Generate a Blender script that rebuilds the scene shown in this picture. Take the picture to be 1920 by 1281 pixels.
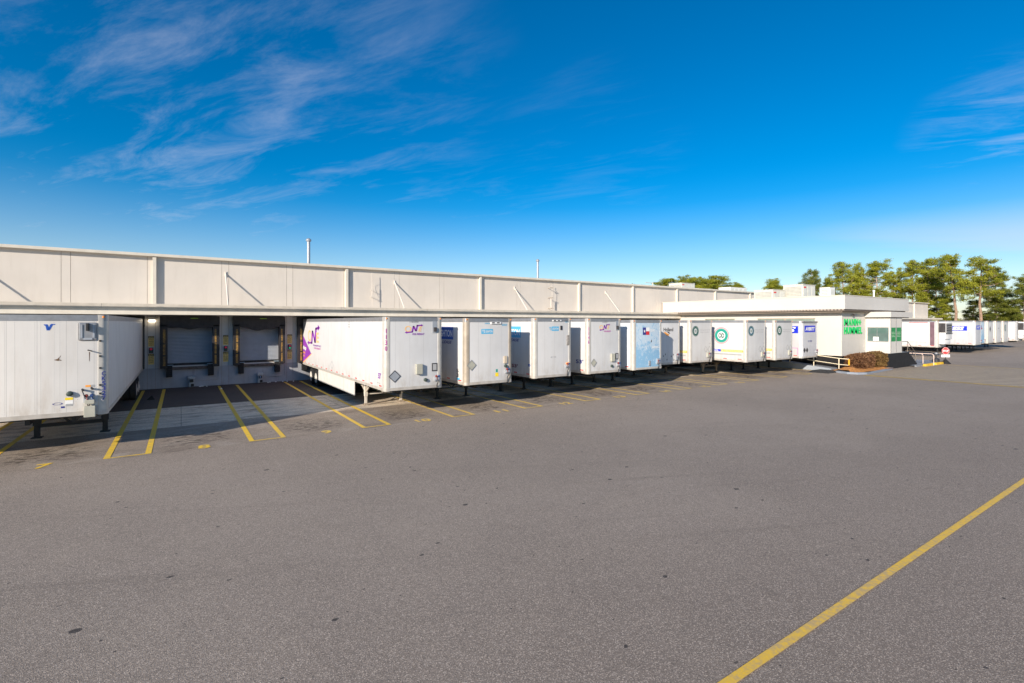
import bpy, bmesh, math, random
import numpy as np
from mathutils import Vector, Matrix
R = math.radians
random.seed(7)
for o in list(bpy.data.objects): bpy.data.objects.remove(o)
sc = bpy.context.scene
C = sc.collection

# ---------------------------------------------------------------- camera
# world: X runs along the dock wall, Y runs from the camera towards the wall, Z up
CAM_H = 3.86
cam = bpy.data.cameras.new('camera')
cam.sensor_width = 36; cam.lens = 919/1920*36; cam.shift_y = -35.5/1920
cam.clip_end = 6000; cam.clip_start = .1
co = bpy.data.objects.new('camera', cam); C.objects.link(co)
co.location = (0, 0, CAM_H)
YAW = math.atan(919/1360.)
co.rotation_euler = (R(90), 0, -YAW)
sc.camera = co

# ---------------------------------------------------------------- light
SUN_AZ, SUN_EL = R(26), R(20.8)
sd = Vector((math.cos(SUN_AZ)*math.cos(SUN_EL), math.sin(SUN_AZ)*math.cos(SUN_EL), -math.sin(SUN_EL)))
sun = bpy.data.lights.new('sun', 'SUN'); sun.energy = 5.0; sun.angle = R(.5); sun.color = (1, .90, .77)
so = bpy.data.objects.new('sun', sun); C.objects.link(so)
so.rotation_euler = sd.to_track_quat('-Z', 'Y').to_euler(); so.location = (-40, -20, 40)

w = bpy.data.worlds.new('World'); sc.world = w; w.use_nodes = True
nt = w.node_tree; nt.nodes.clear()
def N(t, kind, **kw):
    n = t.nodes.new(kind)
    for k, v in kw.items():
        if k.startswith('i_'):
            key = k[2:]
            key = int(key) if key.isdigit() else key.replace('_', ' ')
            n.inputs[key].default_value = v
        else: setattr(n, k, v)
    return n
def math_(t, op, a, b=None, c=None, clamp=False):
    n = t.nodes.new('ShaderNodeMath'); n.operation = op; n.use_clamp = clamp
    for i, x in enumerate((a, b, c)):
        if x is None: continue
        if isinstance(x, (int, float)): n.inputs[i].default_value = x
        else: t.links.new(x, n.inputs[i])
    return n.outputs[0]
def vmath(t, op, a, b=None):
    n = t.nodes.new('ShaderNodeVectorMath'); n.operation = op
    for i, x in enumerate((a, b)):
        if x is None: continue
        if isinstance(x, (tuple, list, Vector)): n.inputs[i].default_value = tuple(x)
        else: t.links.new(x, n.inputs[i])
    return n.outputs['Value'] if op in ('DOT_PRODUCT', 'LENGTH') else n.outputs[0]
def mixc(t, f, a, b, mode='MIX'):
    n = t.nodes.new('ShaderNodeMix'); n.data_type = 'RGBA'; n.blend_type = mode
    for i, x in ((0, f), (6, a), (7, b)):
        if isinstance(x, (int, float)): n.inputs[i].default_value = x
        elif isinstance(x, (tuple, list)): n.inputs[i].default_value = tuple(x)+((1,) if len(x) == 3 else ())
        else: t.links.new(x, n.inputs[i])
    return n.outputs[2]
def smooth(t, x, lo, hi):
    n = t.nodes.new('ShaderNodeMapRange'); n.interpolation_type = 'SMOOTHSTEP'
    t.links.new(x, n.inputs[0]); n.inputs[1].default_value = lo; n.inputs[2].default_value = hi
    return n.outputs[0]
def noise(t, vec, scale, detail=4, rough=.55, dist=0):
    n = N(t, 'ShaderNodeTexNoise', i_Scale=scale, i_Detail=detail, i_Roughness=rough, i_Distortion=dist)
    t.links.new(vec, n.inputs['Vector']); return n.outputs['Fac']
def mapping(t, vec, loc=(0,0,0), rot=(0,0,0), scale=(1,1,1)):
    if rot != (0,0,0) and scale != (1,1,1): vec = mapping(t, vec, (0,0,0), rot, (1,1,1)); rot = (0,0,0)
    n = N(t, 'ShaderNodeMapping'); n.inputs[1].default_value = loc; n.inputs[2].default_value = rot; n.inputs[3].default_value = scale
    t.links.new(vec, n.inputs[0]); return n.outputs[0]

sky = N(nt, 'ShaderNodeTexSky', sky_type='NISHITA', sun_disc=False)
sky.sun_elevation = SUN_EL
sky.sun_rotation = math.atan2(-sd.x, -sd.y)
sky.air_density = 1.0; sky.dust_density = .3; sky.ozone_density = 3.0; sky.altitude = 300
hs = N(nt, 'ShaderNodeHueSaturation', i_Hue=.501, i_Saturation=1.56, i_Value=1.20)
nt.links.new(sky.outputs[0], hs.inputs['Color'])
gm = N(nt, 'ShaderNodeGamma', i_Gamma=1.0); nt.links.new(hs.outputs[0], gm.inputs[0])
tc = N(nt, 'ShaderNodeTexCoord'); d = tc.outputs['Generated']
def pxdir(x, y):
    X = (x-960)/919.; sU = math.cos(YAW); cU = math.sin(YAW)
    return Vector((X*sU+cU, -X*cU+sU, (605-y)/919.)).normalized()
sep = N(nt, 'ShaderNodeSeparateXYZ'); nt.links.new(d, sep.inputs[0])
zc = math_(nt, 'ADD', math_(nt, 'MAXIMUM', sep.outputs[2], 0), .09)
cmb = N(nt, 'ShaderNodeCombineXYZ')
nt.links.new(math_(nt, 'DIVIDE', sep.outputs[0], zc), cmb.inputs[0]); nt.links.new(math_(nt, 'DIVIDE', sep.outputs[1], zc), cmb.inputs[1])
pl = cmb.outputs[0]
m1 = mapping(nt, pl, rot=(0, 0, R(-121)), scale=(.5, 1.5, 1))
m1b = mapping(nt, pl, loc=(3.1, 1.7, 0), rot=(0, 0, R(-121)), scale=(.18, .5, 1))
n1 = noise(nt, m1, 3.0, 10, .66, .45)
n2 = noise(nt, m1b, 2.2, 3, .5, .4)
cl = math_(nt, 'ADD', math_(nt, 'MULTIPLY', n1, .85), math_(nt, 'MULTIPLY', n2, .25))
def mask(x, y, lo, hi):
    return smooth(nt, vmath(nt, 'DOT_PRODUCT', d, pxdir(x, y)), math.cos(R(hi)), math.cos(R(lo)))
mk = math_(nt, 'MULTIPLY', mask(110, 160, 0, 34), .62)
for (x, y, lo, hi, s_) in ((400, 210, 0, 32, .42), (1900, 265, 0, 8, .7), (1920, 320, 0, 8, .7), (150, 430, 0, 36, .40), (1080, 330, 0, 14, .12), (860, 470, 0, 14, .25)):
    mk = math_(nt, 'MAXIMUM', mk, math_(nt, 'MULTIPLY', mask(x, y, lo, hi), s_))
cf = math_(nt, 'MULTIPLY', smooth(nt, cl, .49, .84), math_(nt, 'MULTIPLY', mk, .54))
el = smooth(nt, sep.outputs[2], .30, -.02)
veil = math_(nt, 'MULTIPLY', math_(nt, 'POWER', el, 1.5), .42)
low = math_(nt, 'MULTIPLY', math_(nt, 'MULTIPLY', mask(1850, 500, 0, 22), smooth(nt, sep.outputs[2], .2, .1)), math_(nt, 'MULTIPLY', smooth(nt, noise(nt, m1b, 1.2, 5, .5, .2), .34, .6), .6))
cf = math_(nt, 'MINIMUM', math_(nt, 'MAXIMUM', math_(nt, 'MAXIMUM', cf, low), veil), .5)
skyc = mixc(nt, cf, gm.outputs[0], (6.6, 6.7, 7.6))
bg = N(nt, 'ShaderNodeBackground', i_Strength=.085); nt.links.new(skyc, bg.inputs[0])
wo = N(nt, 'ShaderNodeOutputWorld'); nt.links.new(bg.outputs[0], wo.inputs[0])

sc.view_settings.view_transform = 'Standard'; sc.view_settings.look = 'None'
sc.view_settings.exposure = .45; sc.view_settings.gamma = 1
sc.render.resolution_x = 1024; sc.render.resolution_y = 683
sc.render.engine = 'CYCLES'

# ---------------------------------------------------------------- materials
MATS = {}
def mat(name, col=(.5,.5,.5), rough=.6, metal=0, var=.06, vscale=2.5, dirt=0, dirtcol=(.16,.12,.08), bump=0, bscale=40, emit=None, seams=None, spec=.4, streak=0):
    if name in MATS: return MATS[name]
    m = bpy.data.materials.new(name); m.use_nodes = True; t = m.node_tree
    b = t.nodes['Principled BSDF']; b.inputs['Roughness'].default_value = rough; b.inputs['Metallic'].default_value = metal
    b.inputs['Specular IOR Level'].default_value = spec
    co_ = N(t, 'ShaderNodeTexCoord').outputs['Object']
    n = noise(t, co_, vscale, 5)
    c = mixc(t, smooth(t, n, .3, .7), tuple(x*(1-var) for x in col), tuple(min(1, x*(1+var)) for x in col))
    if dirt:
        st = mapping(t, co_, scale=(1, 1, .12))
        dn = noise(t, st, 2.6, 6, .65)
        s2 = N(t, 'ShaderNodeSeparateXYZ'); t.links.new(co_, s2.inputs[0])
        c = mixc(t, math_(t, 'MULTIPLY', smooth(t, dn, .45, .85), dirt), c, dirtcol)
    if streak and seams:
        s3 = N(t, 'ShaderNodeSeparateXYZ'); t.links.new(co_, s3.inputs[0])
        gr = math_(t, 'MULTIPLY', math_(t, 'SUBTRACT', 1, smooth(t, s3.outputs[2], 1.2, 2.0)), smooth(t, noise(t, mapping(t, co_, scale=(3, 3, 1)), 1.3, 6, .7), .38, .7))
        c = mixc(t, math_(t, 'MULTIPLY', gr, .38), c, dirtcol)
    if streak:
        sn = noise(t, mapping(t, co_, scale=(6, 6, .35)), 1.0, 4, .7)
        c = mixc(t, math_(t, 'MULTIPLY', smooth(t, sn, .6, .8), streak), c, dirtcol)
    if seams:
        s = N(t, 'ShaderNodeSeparateXYZ'); t.links.new(co_, s.inputs[0])
        sx, sy, wd, dark = seams
        f1 = math_(t, 'LESS_THAN', math_(t, 'FRACT', math_(t, 'DIVIDE', math_(t, 'ADD', s.outputs[1], 50.31), sy)), wd/sy)
        f2 = math_(t, 'LESS_THAN', math_(t, 'FRACT', math_(t, 'DIVIDE', math_(t, 'ADD', s.outputs[0], 50.17), sx)), wd/sx)
        c = mixc(t, math_(t, 'MULTIPLY', math_(t, 'MAXIMUM', f1, f2), dark), c, (.1, .1, .11))
    t.links.new(c, b.inputs['Base Color'])
    if bump:
        bn = noise(t, co_, bscale, 3); bp = N(t, 'ShaderNodeBump', i_Strength=bump, i_Distance=.02)
        t.links.new(bn, bp.inputs['Height']); t.links.new(bp.outputs[0], b.inputs['Normal'])
    if emit:
        b.inputs['Emission Color'].default_value = emit[0]+(1,); b.inputs['Emission Strength'].default_value = emit[1]
    MATS[name] = m; return m

def m_asphalt(name, base, patch, spots=True, dark_dock=False):
    m = bpy.data.materials.new(name); m.use_nodes = True; t = m.node_tree; b = t.nodes['Principled BSDF']
    b.inputs['Roughness'].default_value = .85; b.inputs['Specular IOR Level'].default_value = .25
    co_ = N(t, 'ShaderNodeTexCoord').outputs['Object']
    lo = noise(t, co_, .12, 5, .6); mid = noise(t, co_, .9, 5, .6, .4)
    c = mixc(t, smooth(t, lo, .35, .65), tuple(x*.86 for x in base), tuple(x*1.08 for x in base))
    c = mixc(t, math_(t, 'MULTIPLY', smooth(t, mid, .4, .75), .35), c, patch)
    # wheel-polished streaks along the lane
    ln = noise(t, mapping(t, co_, scale=(.05, .55, 1)), 1.5, 4, .6)
    c = mixc(t, math_(t, 'MULTIPLY', smooth(t, ln, .5, .75), .22), c, tuple(x*.72 for x in base))
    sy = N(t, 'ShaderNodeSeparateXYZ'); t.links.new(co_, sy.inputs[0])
    near = math_(t, 'SUBTRACT', 1, smooth(t, math_(t, 'ADD', sy.outputs[1], math_(t, 'MULTIPLY', lo, 6)), 4, 13))  # darkening towards the camera: a view-angle effect painted into the asphalt colour
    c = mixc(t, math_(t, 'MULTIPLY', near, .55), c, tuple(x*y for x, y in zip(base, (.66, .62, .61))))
    # aggregate: light and dark stones
    v = N(t, 'ShaderNodeTexVoronoi', i_Scale=95.0); t.links.new(co_, v.inputs['Vector'])
    sv = N(t, 'ShaderNodeSeparateColor'); t.links.new(v.outputs['Color'], sv.inputs[0])
    c = mixc(t, math_(t, 'MULTIPLY', smooth(t, sv.outputs[0], .62, .95), .75), c, tuple(min(1, x*2.0) for x in base))
    c = mixc(t, math_(t, 'MULTIPLY', smooth(t, sv.outputs[1], .55, .95), .65), c, tuple(x*.42 for x in base))
    # tyre tracks, hairline cracks and old sealed patches
    wv = N(t, 'ShaderNodeTexNoise', i_Scale=.5, i_Detail=6.0); t.links.new(co_, wv.inputs['Vector'])
    wq = vmath(t, 'ADD', co_, vmath(t, 'MULTIPLY', wv.outputs['Color'], (1.6, 1.6, 0)))
    ve = N(t, 'ShaderNodeTexVoronoi', feature='DISTANCE_TO_EDGE', i_Scale=.17); t.links.new(wq, ve.inputs['Vector'])
    crk = math_(t, 'MULTIPLY', math_(t, 'LESS_THAN', ve.outputs['Distance'], .0014), smooth(t, noise(t, co_, .3, 2), .52, .64))
    c = mixc(t, math_(t, 'MULTIPLY', crk, .35), c, tuple(x*.3 for x in base))
    tk = noise(t, mapping(t, co_, rot=(0, 0, R(24)), scale=(.07, 1.9, 1)), 1.0, 5, .65)
    c = mixc(t, math_(t, 'MULTIPLY', smooth(t, tk, .56, .74), .30), c, tuple(x*.6 for x in base))
    bl = noise(t, co_, 1.7, 6, .7, .6)
    c = mixc(t, math_(t, 'MULTIPLY', smooth(t, bl, .60, .74), .35), c, tuple(x*.5 for x in base))
    if spots:
        sh = mapping(t, co_, scale=(1.0, 1.4, 1)); wob = N(t, 'ShaderNodeTexNoise', i_Scale=9.0); t.links.new(co_, wob.inputs['Vector'])
        q = vmath(t, 'ADD', sh, vmath(t, 'MULTIPLY', wob.outputs['Color'], (.10, .10, 0)))
        for scl, r0, th, k in ((1.3, .09, .45, .8), (2.9, .14, .72, .75), (.37, .022, .3, .8), (5.3, .16, .85, .7)):
            vs = N(t, 'ShaderNodeTexVoronoi', i_Scale=scl); t.links.new(q, vs.inputs['Vector'])
            cc = N(t, 'ShaderNodeSeparateColor'); t.links.new(vs.outputs['Color'], cc.inputs[0])
            on = math_(t, 'GREATER_THAN', cc.outputs[0], th)
            rad = math_(t, 'MULTIPLY', cc.outputs[1], r0)
            f = math_(t, 'MULTIPLY', on, math_(t, 'LESS_THAN', vs.outputs['Distance'], rad))
            c = mixc(t, math_(t, 'MULTIPLY', f, k), c, (.025, .024, .026))
    t.links.new(c, b.inputs['Base Color'])
    bp = N(t, 'ShaderNodeBump', i_Strength=.35, i_Distance=.01); t.links.new(v.outputs['Distance'], bp.inputs['Height']); t.links.new(bp.outputs[0], b.inputs['Normal'])
    return m, t, b, co_, c
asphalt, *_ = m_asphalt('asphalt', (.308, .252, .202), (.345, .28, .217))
# apron: strip where the landing legs drip oil: stained asphalt
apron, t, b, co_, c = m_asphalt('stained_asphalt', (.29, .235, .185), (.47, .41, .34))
s = N(t, 'ShaderNodeSeparateXYZ'); t.links.new(co_, s.inputs[0])
band = math_(t, 'MULTIPLY', smooth(t, s.outputs[1], 18.2, 18.9), math_(t, 'SUBTRACT', 1, smooth(t, s.outputs[1], 19.8, 21.2)))
ph = math_(t, 'ABSOLUTE', math_(t, 'SUBTRACT', math_(t, 'FRACT', math_(t, 'DIVIDE', math_(t, 'ADD', s.outputs[0], 50*3.66-.45+1.83), 3.66)), .5))
bay = math_(t, 'SUBTRACT', 1, smooth(t, ph, .12, .36))
st = noise(t, mapping(t, co_, scale=(1.4, 2.6, 1)), 2.2, 7, .7, .3)
c = mixc(t, math_(t, 'MULTIPLY', math_(t, 'MULTIPLY', band, bay), math_(t, 'MULTIPLY', smooth(t, st, .46, .60), .85)), c, (.05, .038, .03))
st2 = noise(t, mapping(t, co_, loc=(3, 9, 0), scale=(.5, 1.1, 1)), 1.1, 6, .65, .8)
c = mixc(t, math_(t, 'MULTIPLY', smooth(t, st2, .50, .68), .22), c, (.56, .50, .43))
st3 = noise(t, mapping(t, co_, loc=(8, 2, 0), scale=(.6, .9, 1)), .9, 6, .7, .6)
c = mixc(t, math_(t, 'MULTIPLY', smooth(t, st3, .52, .70), .5), c, (.14, .105, .08))
t.links.new(c, b.inputs['Base Color'])
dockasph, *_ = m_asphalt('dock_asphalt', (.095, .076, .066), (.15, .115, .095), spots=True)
def m_concrete():
    m, t, b, co_, c = m_asphalt('concrete', (.78, .62, .45), (.54, .43, .32), spots=False)
    st = noise(t, mapping(t, co_, scale=(.35, 1.6, 1)), 1.6, 7, .68, .5)
    c = mixc(t, math_(t, 'MULTIPLY', smooth(t, st, .46, .70), .68), c, (.13, .095, .07))
    b2 = noise(t, mapping(t, co_, loc=(5, 1, 0)), .8, 5, .7, .8)
    c = mixc(t, math_(t, 'MULTIPLY', smooth(t, b2, .5, .7), .5), c, (.22, .13, .08))
    s = N(t, 'ShaderNodeSeparateXYZ'); t.links.new(co_, s.inputs[0])
    j = math_(t, 'LESS_THAN', math_(t, 'FRACT', math_(t, 'DIVIDE', s.outputs[0], 6.1)), .004)
    c = mixc(t, math_(t, 'MULTIPLY', j, .6), c, (.08, .07, .06))
    t.links.new(c, b.inputs['Base Color']); return m
concrete = m_concrete()
def m_worn(name, col, wear, under=(.36, .30, .25), sc_=7):
    m = bpy.data.materials.new(name); m.use_nodes = True; t = m.node_tree; b = t.nodes['Principled BSDF']; b.inputs['Roughness'].default_value = .7
    co_ = N(t, 'ShaderNodeTexCoord').outputs['Object']
    n = noise(t, co_, sc_, 8, .72); lo = noise(t, co_, .8, 3)
    f = smooth(t, math_(t, 'ADD', math_(t, 'MULTIPLY', n, .75), math_(t, 'MULTIPLY', lo, .25)), .5-wear*.15, .66-wear*.1)
    fine = smooth(t, noise(t, co_, 60, 3, .7), .5, .62)
    f = math_(t, 'MAXIMUM', math_(t, 'MULTIPLY', f, wear), math_(t, 'MULTIPLY', fine, wear*.45))
    c = mixc(t, f, mixc(t, n, col, tuple(x*.8 for x in col)), under)
    t.links.new(c, b.inputs['Base Color']); return m
yellow = m_worn('yellow_paint', (.95, .60, .02), .42)
yellow_f = m_worn('yellow_paint_faded', (.85, .56, .08), .5, sc_=4)
yellow_h = m_worn('yellow_paint_scuffed', (.74, .58, .36), .5, under=(.30,.26,.22), sc_=3)
PAVE = {}
WALL = mat('wall_paint', (.64, .58, .51), .8, var=.05, vscale=.35, dirt=.22, dirtcol=(.42,.35,.28), bump=.08, bscale=25, streak=.28)
WALL_LO = mat('lower_wall_paint', (.58, .56, .54), .8, var=.06, vscale=1.2, dirt=.25, dirtcol=(.2,.17,.14), bump=.06)
WALL_BASE = mat('grey_base_paint', (.36, .37, .40), .8, var=.1, vscale=1.5, dirt=.45, dirtcol=(.14,.11,.09), bump=.1)
GAPM = mat('joint_sealant', (.30, .24, .19), .9)
COP = mat('coping_metal', (.66, .60, .50), .5, var=.05)
CAN1 = mat('canopy_gutter', (.60, .53, .43), .6, var=.07, dirt=.2, dirtcol=(.3,.24,.18))
CAN2 = mat('canopy_fascia', (.74, .67, .56), .6, var=.05, dirt=.12, dirtcol=(.35,.28,.2))
BLACKP = mat('black_paint', (.012, .011, .012), .8, var=.3, dirt=.10, dirtcol=(.06,.05,.045), bump=.2, bscale=12)
OFF = mat('office_wall', (.60, .57, .52), .75, var=.03, vscale=.8, dirt=.08, dirtcol=(.5,.42,.34))
OFFF = mat('office_fascia', (.57, .54, .50), .6, var=.03, vscale=.6)
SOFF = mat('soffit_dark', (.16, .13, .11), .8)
GLASS = mat('window_glass', (.10, .16, .15), .06, var=.2, vscale=1, spec=.9)
GREEN = mat('green_paint', (.0, .50, .12), .5, var=.02)
GREENP = mat('green_panel', (.01, .24, .06), .4, var=.05)
WHITE = mat('white_paint', (.80, .79, .77), .45, var=.02)
RUB = mat('black_rubber', (.018, .018, .019), .8, var=.2, bump=.2, bscale=30)
SEAL = mat('dock_seal_vinyl', (.022, .02, .022), .6, var=.35, vscale=5, dirt=.3, dirtcol=(.09,.07,.06), bump=.5, bscale=7)
STEEL = mat('painted_steel_black', (.028, .027, .027), .6, var=.2, dirt=.3, dirtcol=(.11,.06,.035))
RUST = mat('steel_tan', (.36, .29, .22), .7, var=.2, dirt=.5, dirtcol=(.2,.09,.03))
ALU = mat('aluminium', (.34, .34, .35), .42, metal=.55, var=.1, vscale=6, dirt=.3, dirtcol=(.3,.25,.2))
ALUL = mat('corner_aluminium', (.55, .52, .47), .4, metal=.2, var=.08, vscale=4, dirt=.15, dirtcol=(.35,.28,.2))
GALV = mat('galvanised', (.42, .44, .47), .45, metal=.4, var=.1)
SHUT = mat('shutter_steel', (.37, .40, .45), .5, metal=.1, var=.06, dirt=.15, dirtcol=(.25,.24,.24))
RAILY = mat('cream_rail_paint', (.74, .64, .46), .6, var=.06)
CURBY = mat('yellow_kerb_paint', (.72, .44, .03), .7, var=.12)
CURB = mat('kerb_concrete', (.24, .25, .27), .85, var=.1)
REDP = mat('red_paint', (.62, .03, .03), .5); BLUEP = mat('blue_paint', (.02, .09, .42), .45)
BLK = mat('black_print', (.03, .03, .035), .6); PURP = mat('purple_print', (.25, .04, .38), .5); ORANGE = mat('orange_print', (.85, .36, .08), .5)
ORP = mat('pale_orange_print', (.82, .50, .22), .5)
LBLUE = mat('light_blue_print', (.09, .42, .66), .5); ROYAL = mat('royal_blue_print', (.01, .03, .55), .45)
TEAL = mat('teal_print', (.02, .30, .24), .5); TEALB = mat('dark_green_print', (.02, .10, .08), .5); MAR = mat('maroon_print', (.22, .04, .06), .5)
TEALN = mat('teal_navy_print', (.03, .13, .19), .5)
GREYP = mat('grey_print', (.36, .36, .36), .6); NAVY = mat('navy_print', (.03, .04, .22), .5)
GOLD = mat('gold_print', (.72, .47, .08), .5); YEL = mat('yellow_sticker', (.85, .62, .03), .5); MAGEN = mat('magenta_print', (.55, .08, .40), .5)
SIGNY = mat('sign_yellow', (.88, .64, .22), .6, dirt=.15); TAPE_R = mat('red_tape', (.60, .05, .04), .5)
OLIVE = mat('olive_box', (.42, .41, .34), .6, var=.08); BUFF = mat('buff_wall', (.63, .55, .42), .8)
DARKGR = mat('dark_grille', (.05, .045, .045), .5, var=.3)
MULCH = mat('pine_straw', (.46, .20, .055), .95, var=.35, vscale=9, bump=.8, bscale=25)
BROWNSTRIPE = mat('brown_stripe', (.17, .10, .12), .6, var=.2)

# ---------------------------------------------------------------- mesh building
class MB:
    def __init__(s): s.v = []; s.f = []
    def add(s, vs, fs):
        n = len(s.v); s.v += [tuple(p) for p in vs]; s.f += [tuple(i+n for i in f) for f in fs]; return s
    def box(s, x0, x1, y0, y1, z0, z1):
        return s.add([(x0,y0,z0),(x1,y0,z0),(x1,y1,z0),(x0,y1,z0),(x0,y0,z1),(x1,y0,z1),(x1,y1,z1),(x0,y1,z1)],
                     [(3,2,1,0),(4,5,6,7),(0,1,5,4),(1,2,6,5),(2,3,7,6),(3,0,4,7)])
    def bar(s, a, b, r=.03, n=8, r2=None):
        a = Vector(a); b = Vector(b); d_ = (b-a).normalized()
        u = d_.orthogonal().normalized(); v = d_.cross(u); r2 = r if r2 is None else r2
        vs = [a+(u*math.cos(2*math.pi*i/n)+v*math.sin(2*math.pi*i/n))*r for i in range(n)]+[b+(u*math.cos(2*math.pi*i/n)+v*math.sin(2*math.pi*i/n))*r2 for i in range(n)]
        return s.add(vs, [(i, (i+1)%n, n+(i+1)%n, n+i) for i in range(n)]+[tuple(range(n-1,-1,-1)), tuple(range(n, 2*n))])
    def beam(s, a, b, w_=.05, h=.05):
        a = Vector(a); b = Vector(b); d_ = (b-a).normalized()
        u = Vector((0,0,1)).cross(d_); u = Vector((1,0,0)) if u.length < .01 else u.normalized(); v = d_.cross(u)
        q = [(-1,-1),(1,-1),(1,1),(-1,1)]
        vs = [p+u*w_/2*i+v*h/2*j for p in (a, b) for i, j in q]
        return s.add(vs, [(3,2,1,0),(4,5,6,7),(0,1,5,4),(1,2,6,5),(2,3,7,6),(3,0,4,7)])
    def prism(s, pts, ext):
        n = len(pts); e = Vector(ext); vs = [Vector(p) for p in pts]; vs += [p+e for p in vs]
        return s.add(vs, [(i,(i+1)%n,n+(i+1)%n,n+i) for i in range(n)]+[tuple(range(n-1,-1,-1)), tuple(range(n,2*n))])
    def poly(s, pts): return s.add(pts, [tuple(range(len(pts)))])
    def lathe(s, prof, c=(0,0,0), axis='Z', n=20):
        vs = []; c = Vector(c)
        for r, h in prof:
            for i in range(n):
                a = 2*math.pi*i/n; p = (r*math.cos(a), r*math.sin(a), h)
                if axis == 'X': p = (p[2], p[0], p[1])
                if axis == 'Y': p = (p[0], p[2], p[1])
                vs.append(c+Vector(p))
        m = len(prof)
        fs = [(k*n+i, k*n+(i+1)%n, (k+1)*n+(i+1)%n, (k+1)*n+i) for k in range(m-1) for i in range(n)]
        fs += [tuple(range(n-1,-1,-1)), tuple(range((m-1)*n, m*n))]
        return s.add(vs, fs)
    def build(s, name, m, parent=None, smooth_=False, bevel=0, loc=None):
        me = bpy.data.meshes.new(name); me.from_pydata(s.v, [], s.f); me.update()
        bm = bmesh.new(); bm.from_mesh(me)
        bmesh.ops.recalc_face_normals(bm, faces=bm.faces)
        if bevel:
            bmesh.ops.bevel(bm, geom=[e for e in bm.edges if len(e.link_faces) == 2 and e.calc_face_angle(0) > .6], offset=bevel, segments=2, affect='EDGES', profile=.6)
        bm.to_mesh(me); bm.free()
        if smooth_:
            for p in me.polygons: p.use_smooth = True
            me.set_sharp_from_angle(angle=R(38))
        me.materials.append(m)
        o = bpy.data.objects.new(name, me); C.objects.link(o)
        if parent: o.parent = parent
        if loc: o.location = loc
        return o
def thing(name, loc, label, cat, group=None, rz=0):
    o = bpy.data.objects.new(name, None); C.objects.link(o); o.location = loc; o.rotation_euler = (0, 0, rz); o.empty_display_size = .3
    o['label'] = label; o['category'] = cat
    if group: o['group'] = group
    return o
def tag(o, label=None, cat=None, group=None, kind=None):
    if label: o['label'] = label
    if cat: o['category'] = cat
    if group: o['group'] = group
    if kind: o['kind'] = kind
    return o
def copy_tree(o, parent=None):
    c = o.copy(); C.objects.link(c)
    if parent: c.parent = parent
    for ch in list(o.children): copy_tree(ch, c)
    return c
_tc = {}
def text_geo(s, bold=0.0, shear=0.0, ext=0.0):
    k = (s, bold, shear, ext)
    if k in _tc: return _tc[k]
    cu = bpy.data.curves.new('t', 'FONT'); cu.body = s; cu.offset = bold; cu.shear = shear; cu.resolution_u = 3; cu.extrude = ext
    o = bpy.data.objects.new('t', cu); C.objects.link(o)
    bpy.context.view_layer.update()
    me = bpy.data.meshes.new_from_object(o.evaluated_get(bpy.context.evaluated_depsgraph_get()))
    vs = np.array([v.co[:] for v in me.vertices]); fs = [tuple(p.vertices) for p in me.polygons]
    bpy.data.objects.remove(o); bpy.data.curves.remove(cu); bpy.data.meshes.remove(me)
    mn, mx = vs.min(0), vs.max(0)
    vs[:, :2] = (vs[:, :2]-mn[:2])/(mx[:2]-mn[:2])
    _tc[k] = (vs, fs); return _tc[k]
# a surface frame maps (a, b, off) to local xyz
FRONT = lambda off0=0.0: (lambda a, b_, o: (a, off0-o, b_))
SIDE = lambda off0=0.0: (lambda a, b_, o: (off0-o, a, b_))
GROUND = lambda a, b_, o: (a, b_, o)
def put_text(mb, fr, s, a0, a1, b0, b1, off=.006, bold=.02, shear=0, ext=0):
    vs, fs = text_geo(s, bold, shear, ext)
    mb.add([fr(a0+(a1-a0)*x, b0+(b1-b0)*y, off+z) for x, y, z in vs], fs)
def put_rect(mb, fr, a0, a1, b0, b1, off=.004, th=.003):
    P = [(a0,b0),(a1,b0),(a1,b1),(a0,b1)]
    mb.add([fr(a,b_,off-th) for a,b_ in P]+[fr(a,b_,off) for a,b_ in P], [(0,1,2,3),(4,5,6,7),(0,1,5,4),(1,2,6,5),(2,3,7,6),(3,0,4,7)])
def put_poly(mb, fr, pts, off=.004): mb.poly([fr(a,b_,off) for a,b_ in pts])
def put_ring(mb, fr, ca, cb, ra, rb, r0=0, off=.004, n=28):
    if r0 == 0: put_poly(mb, fr, [(ca+ra*math.cos(2*math.pi*i/n), cb+rb*math.sin(2*math.pi*i/n)) for i in range(n)], off); return
    vs = []
    for i in range(n):
        a = 2*math.pi*i/n
        vs += [fr(ca+ra*math.cos(a), cb+rb*math.sin(a), off), fr(ca+ra*r0*math.cos(a), cb+rb*r0*math.sin(a), off)]
    mb.add(vs, [(2*i, 2*((i+1)%n), 2*((i+1)%n)+1, 2*i+1) for i in range(n)])

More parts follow.
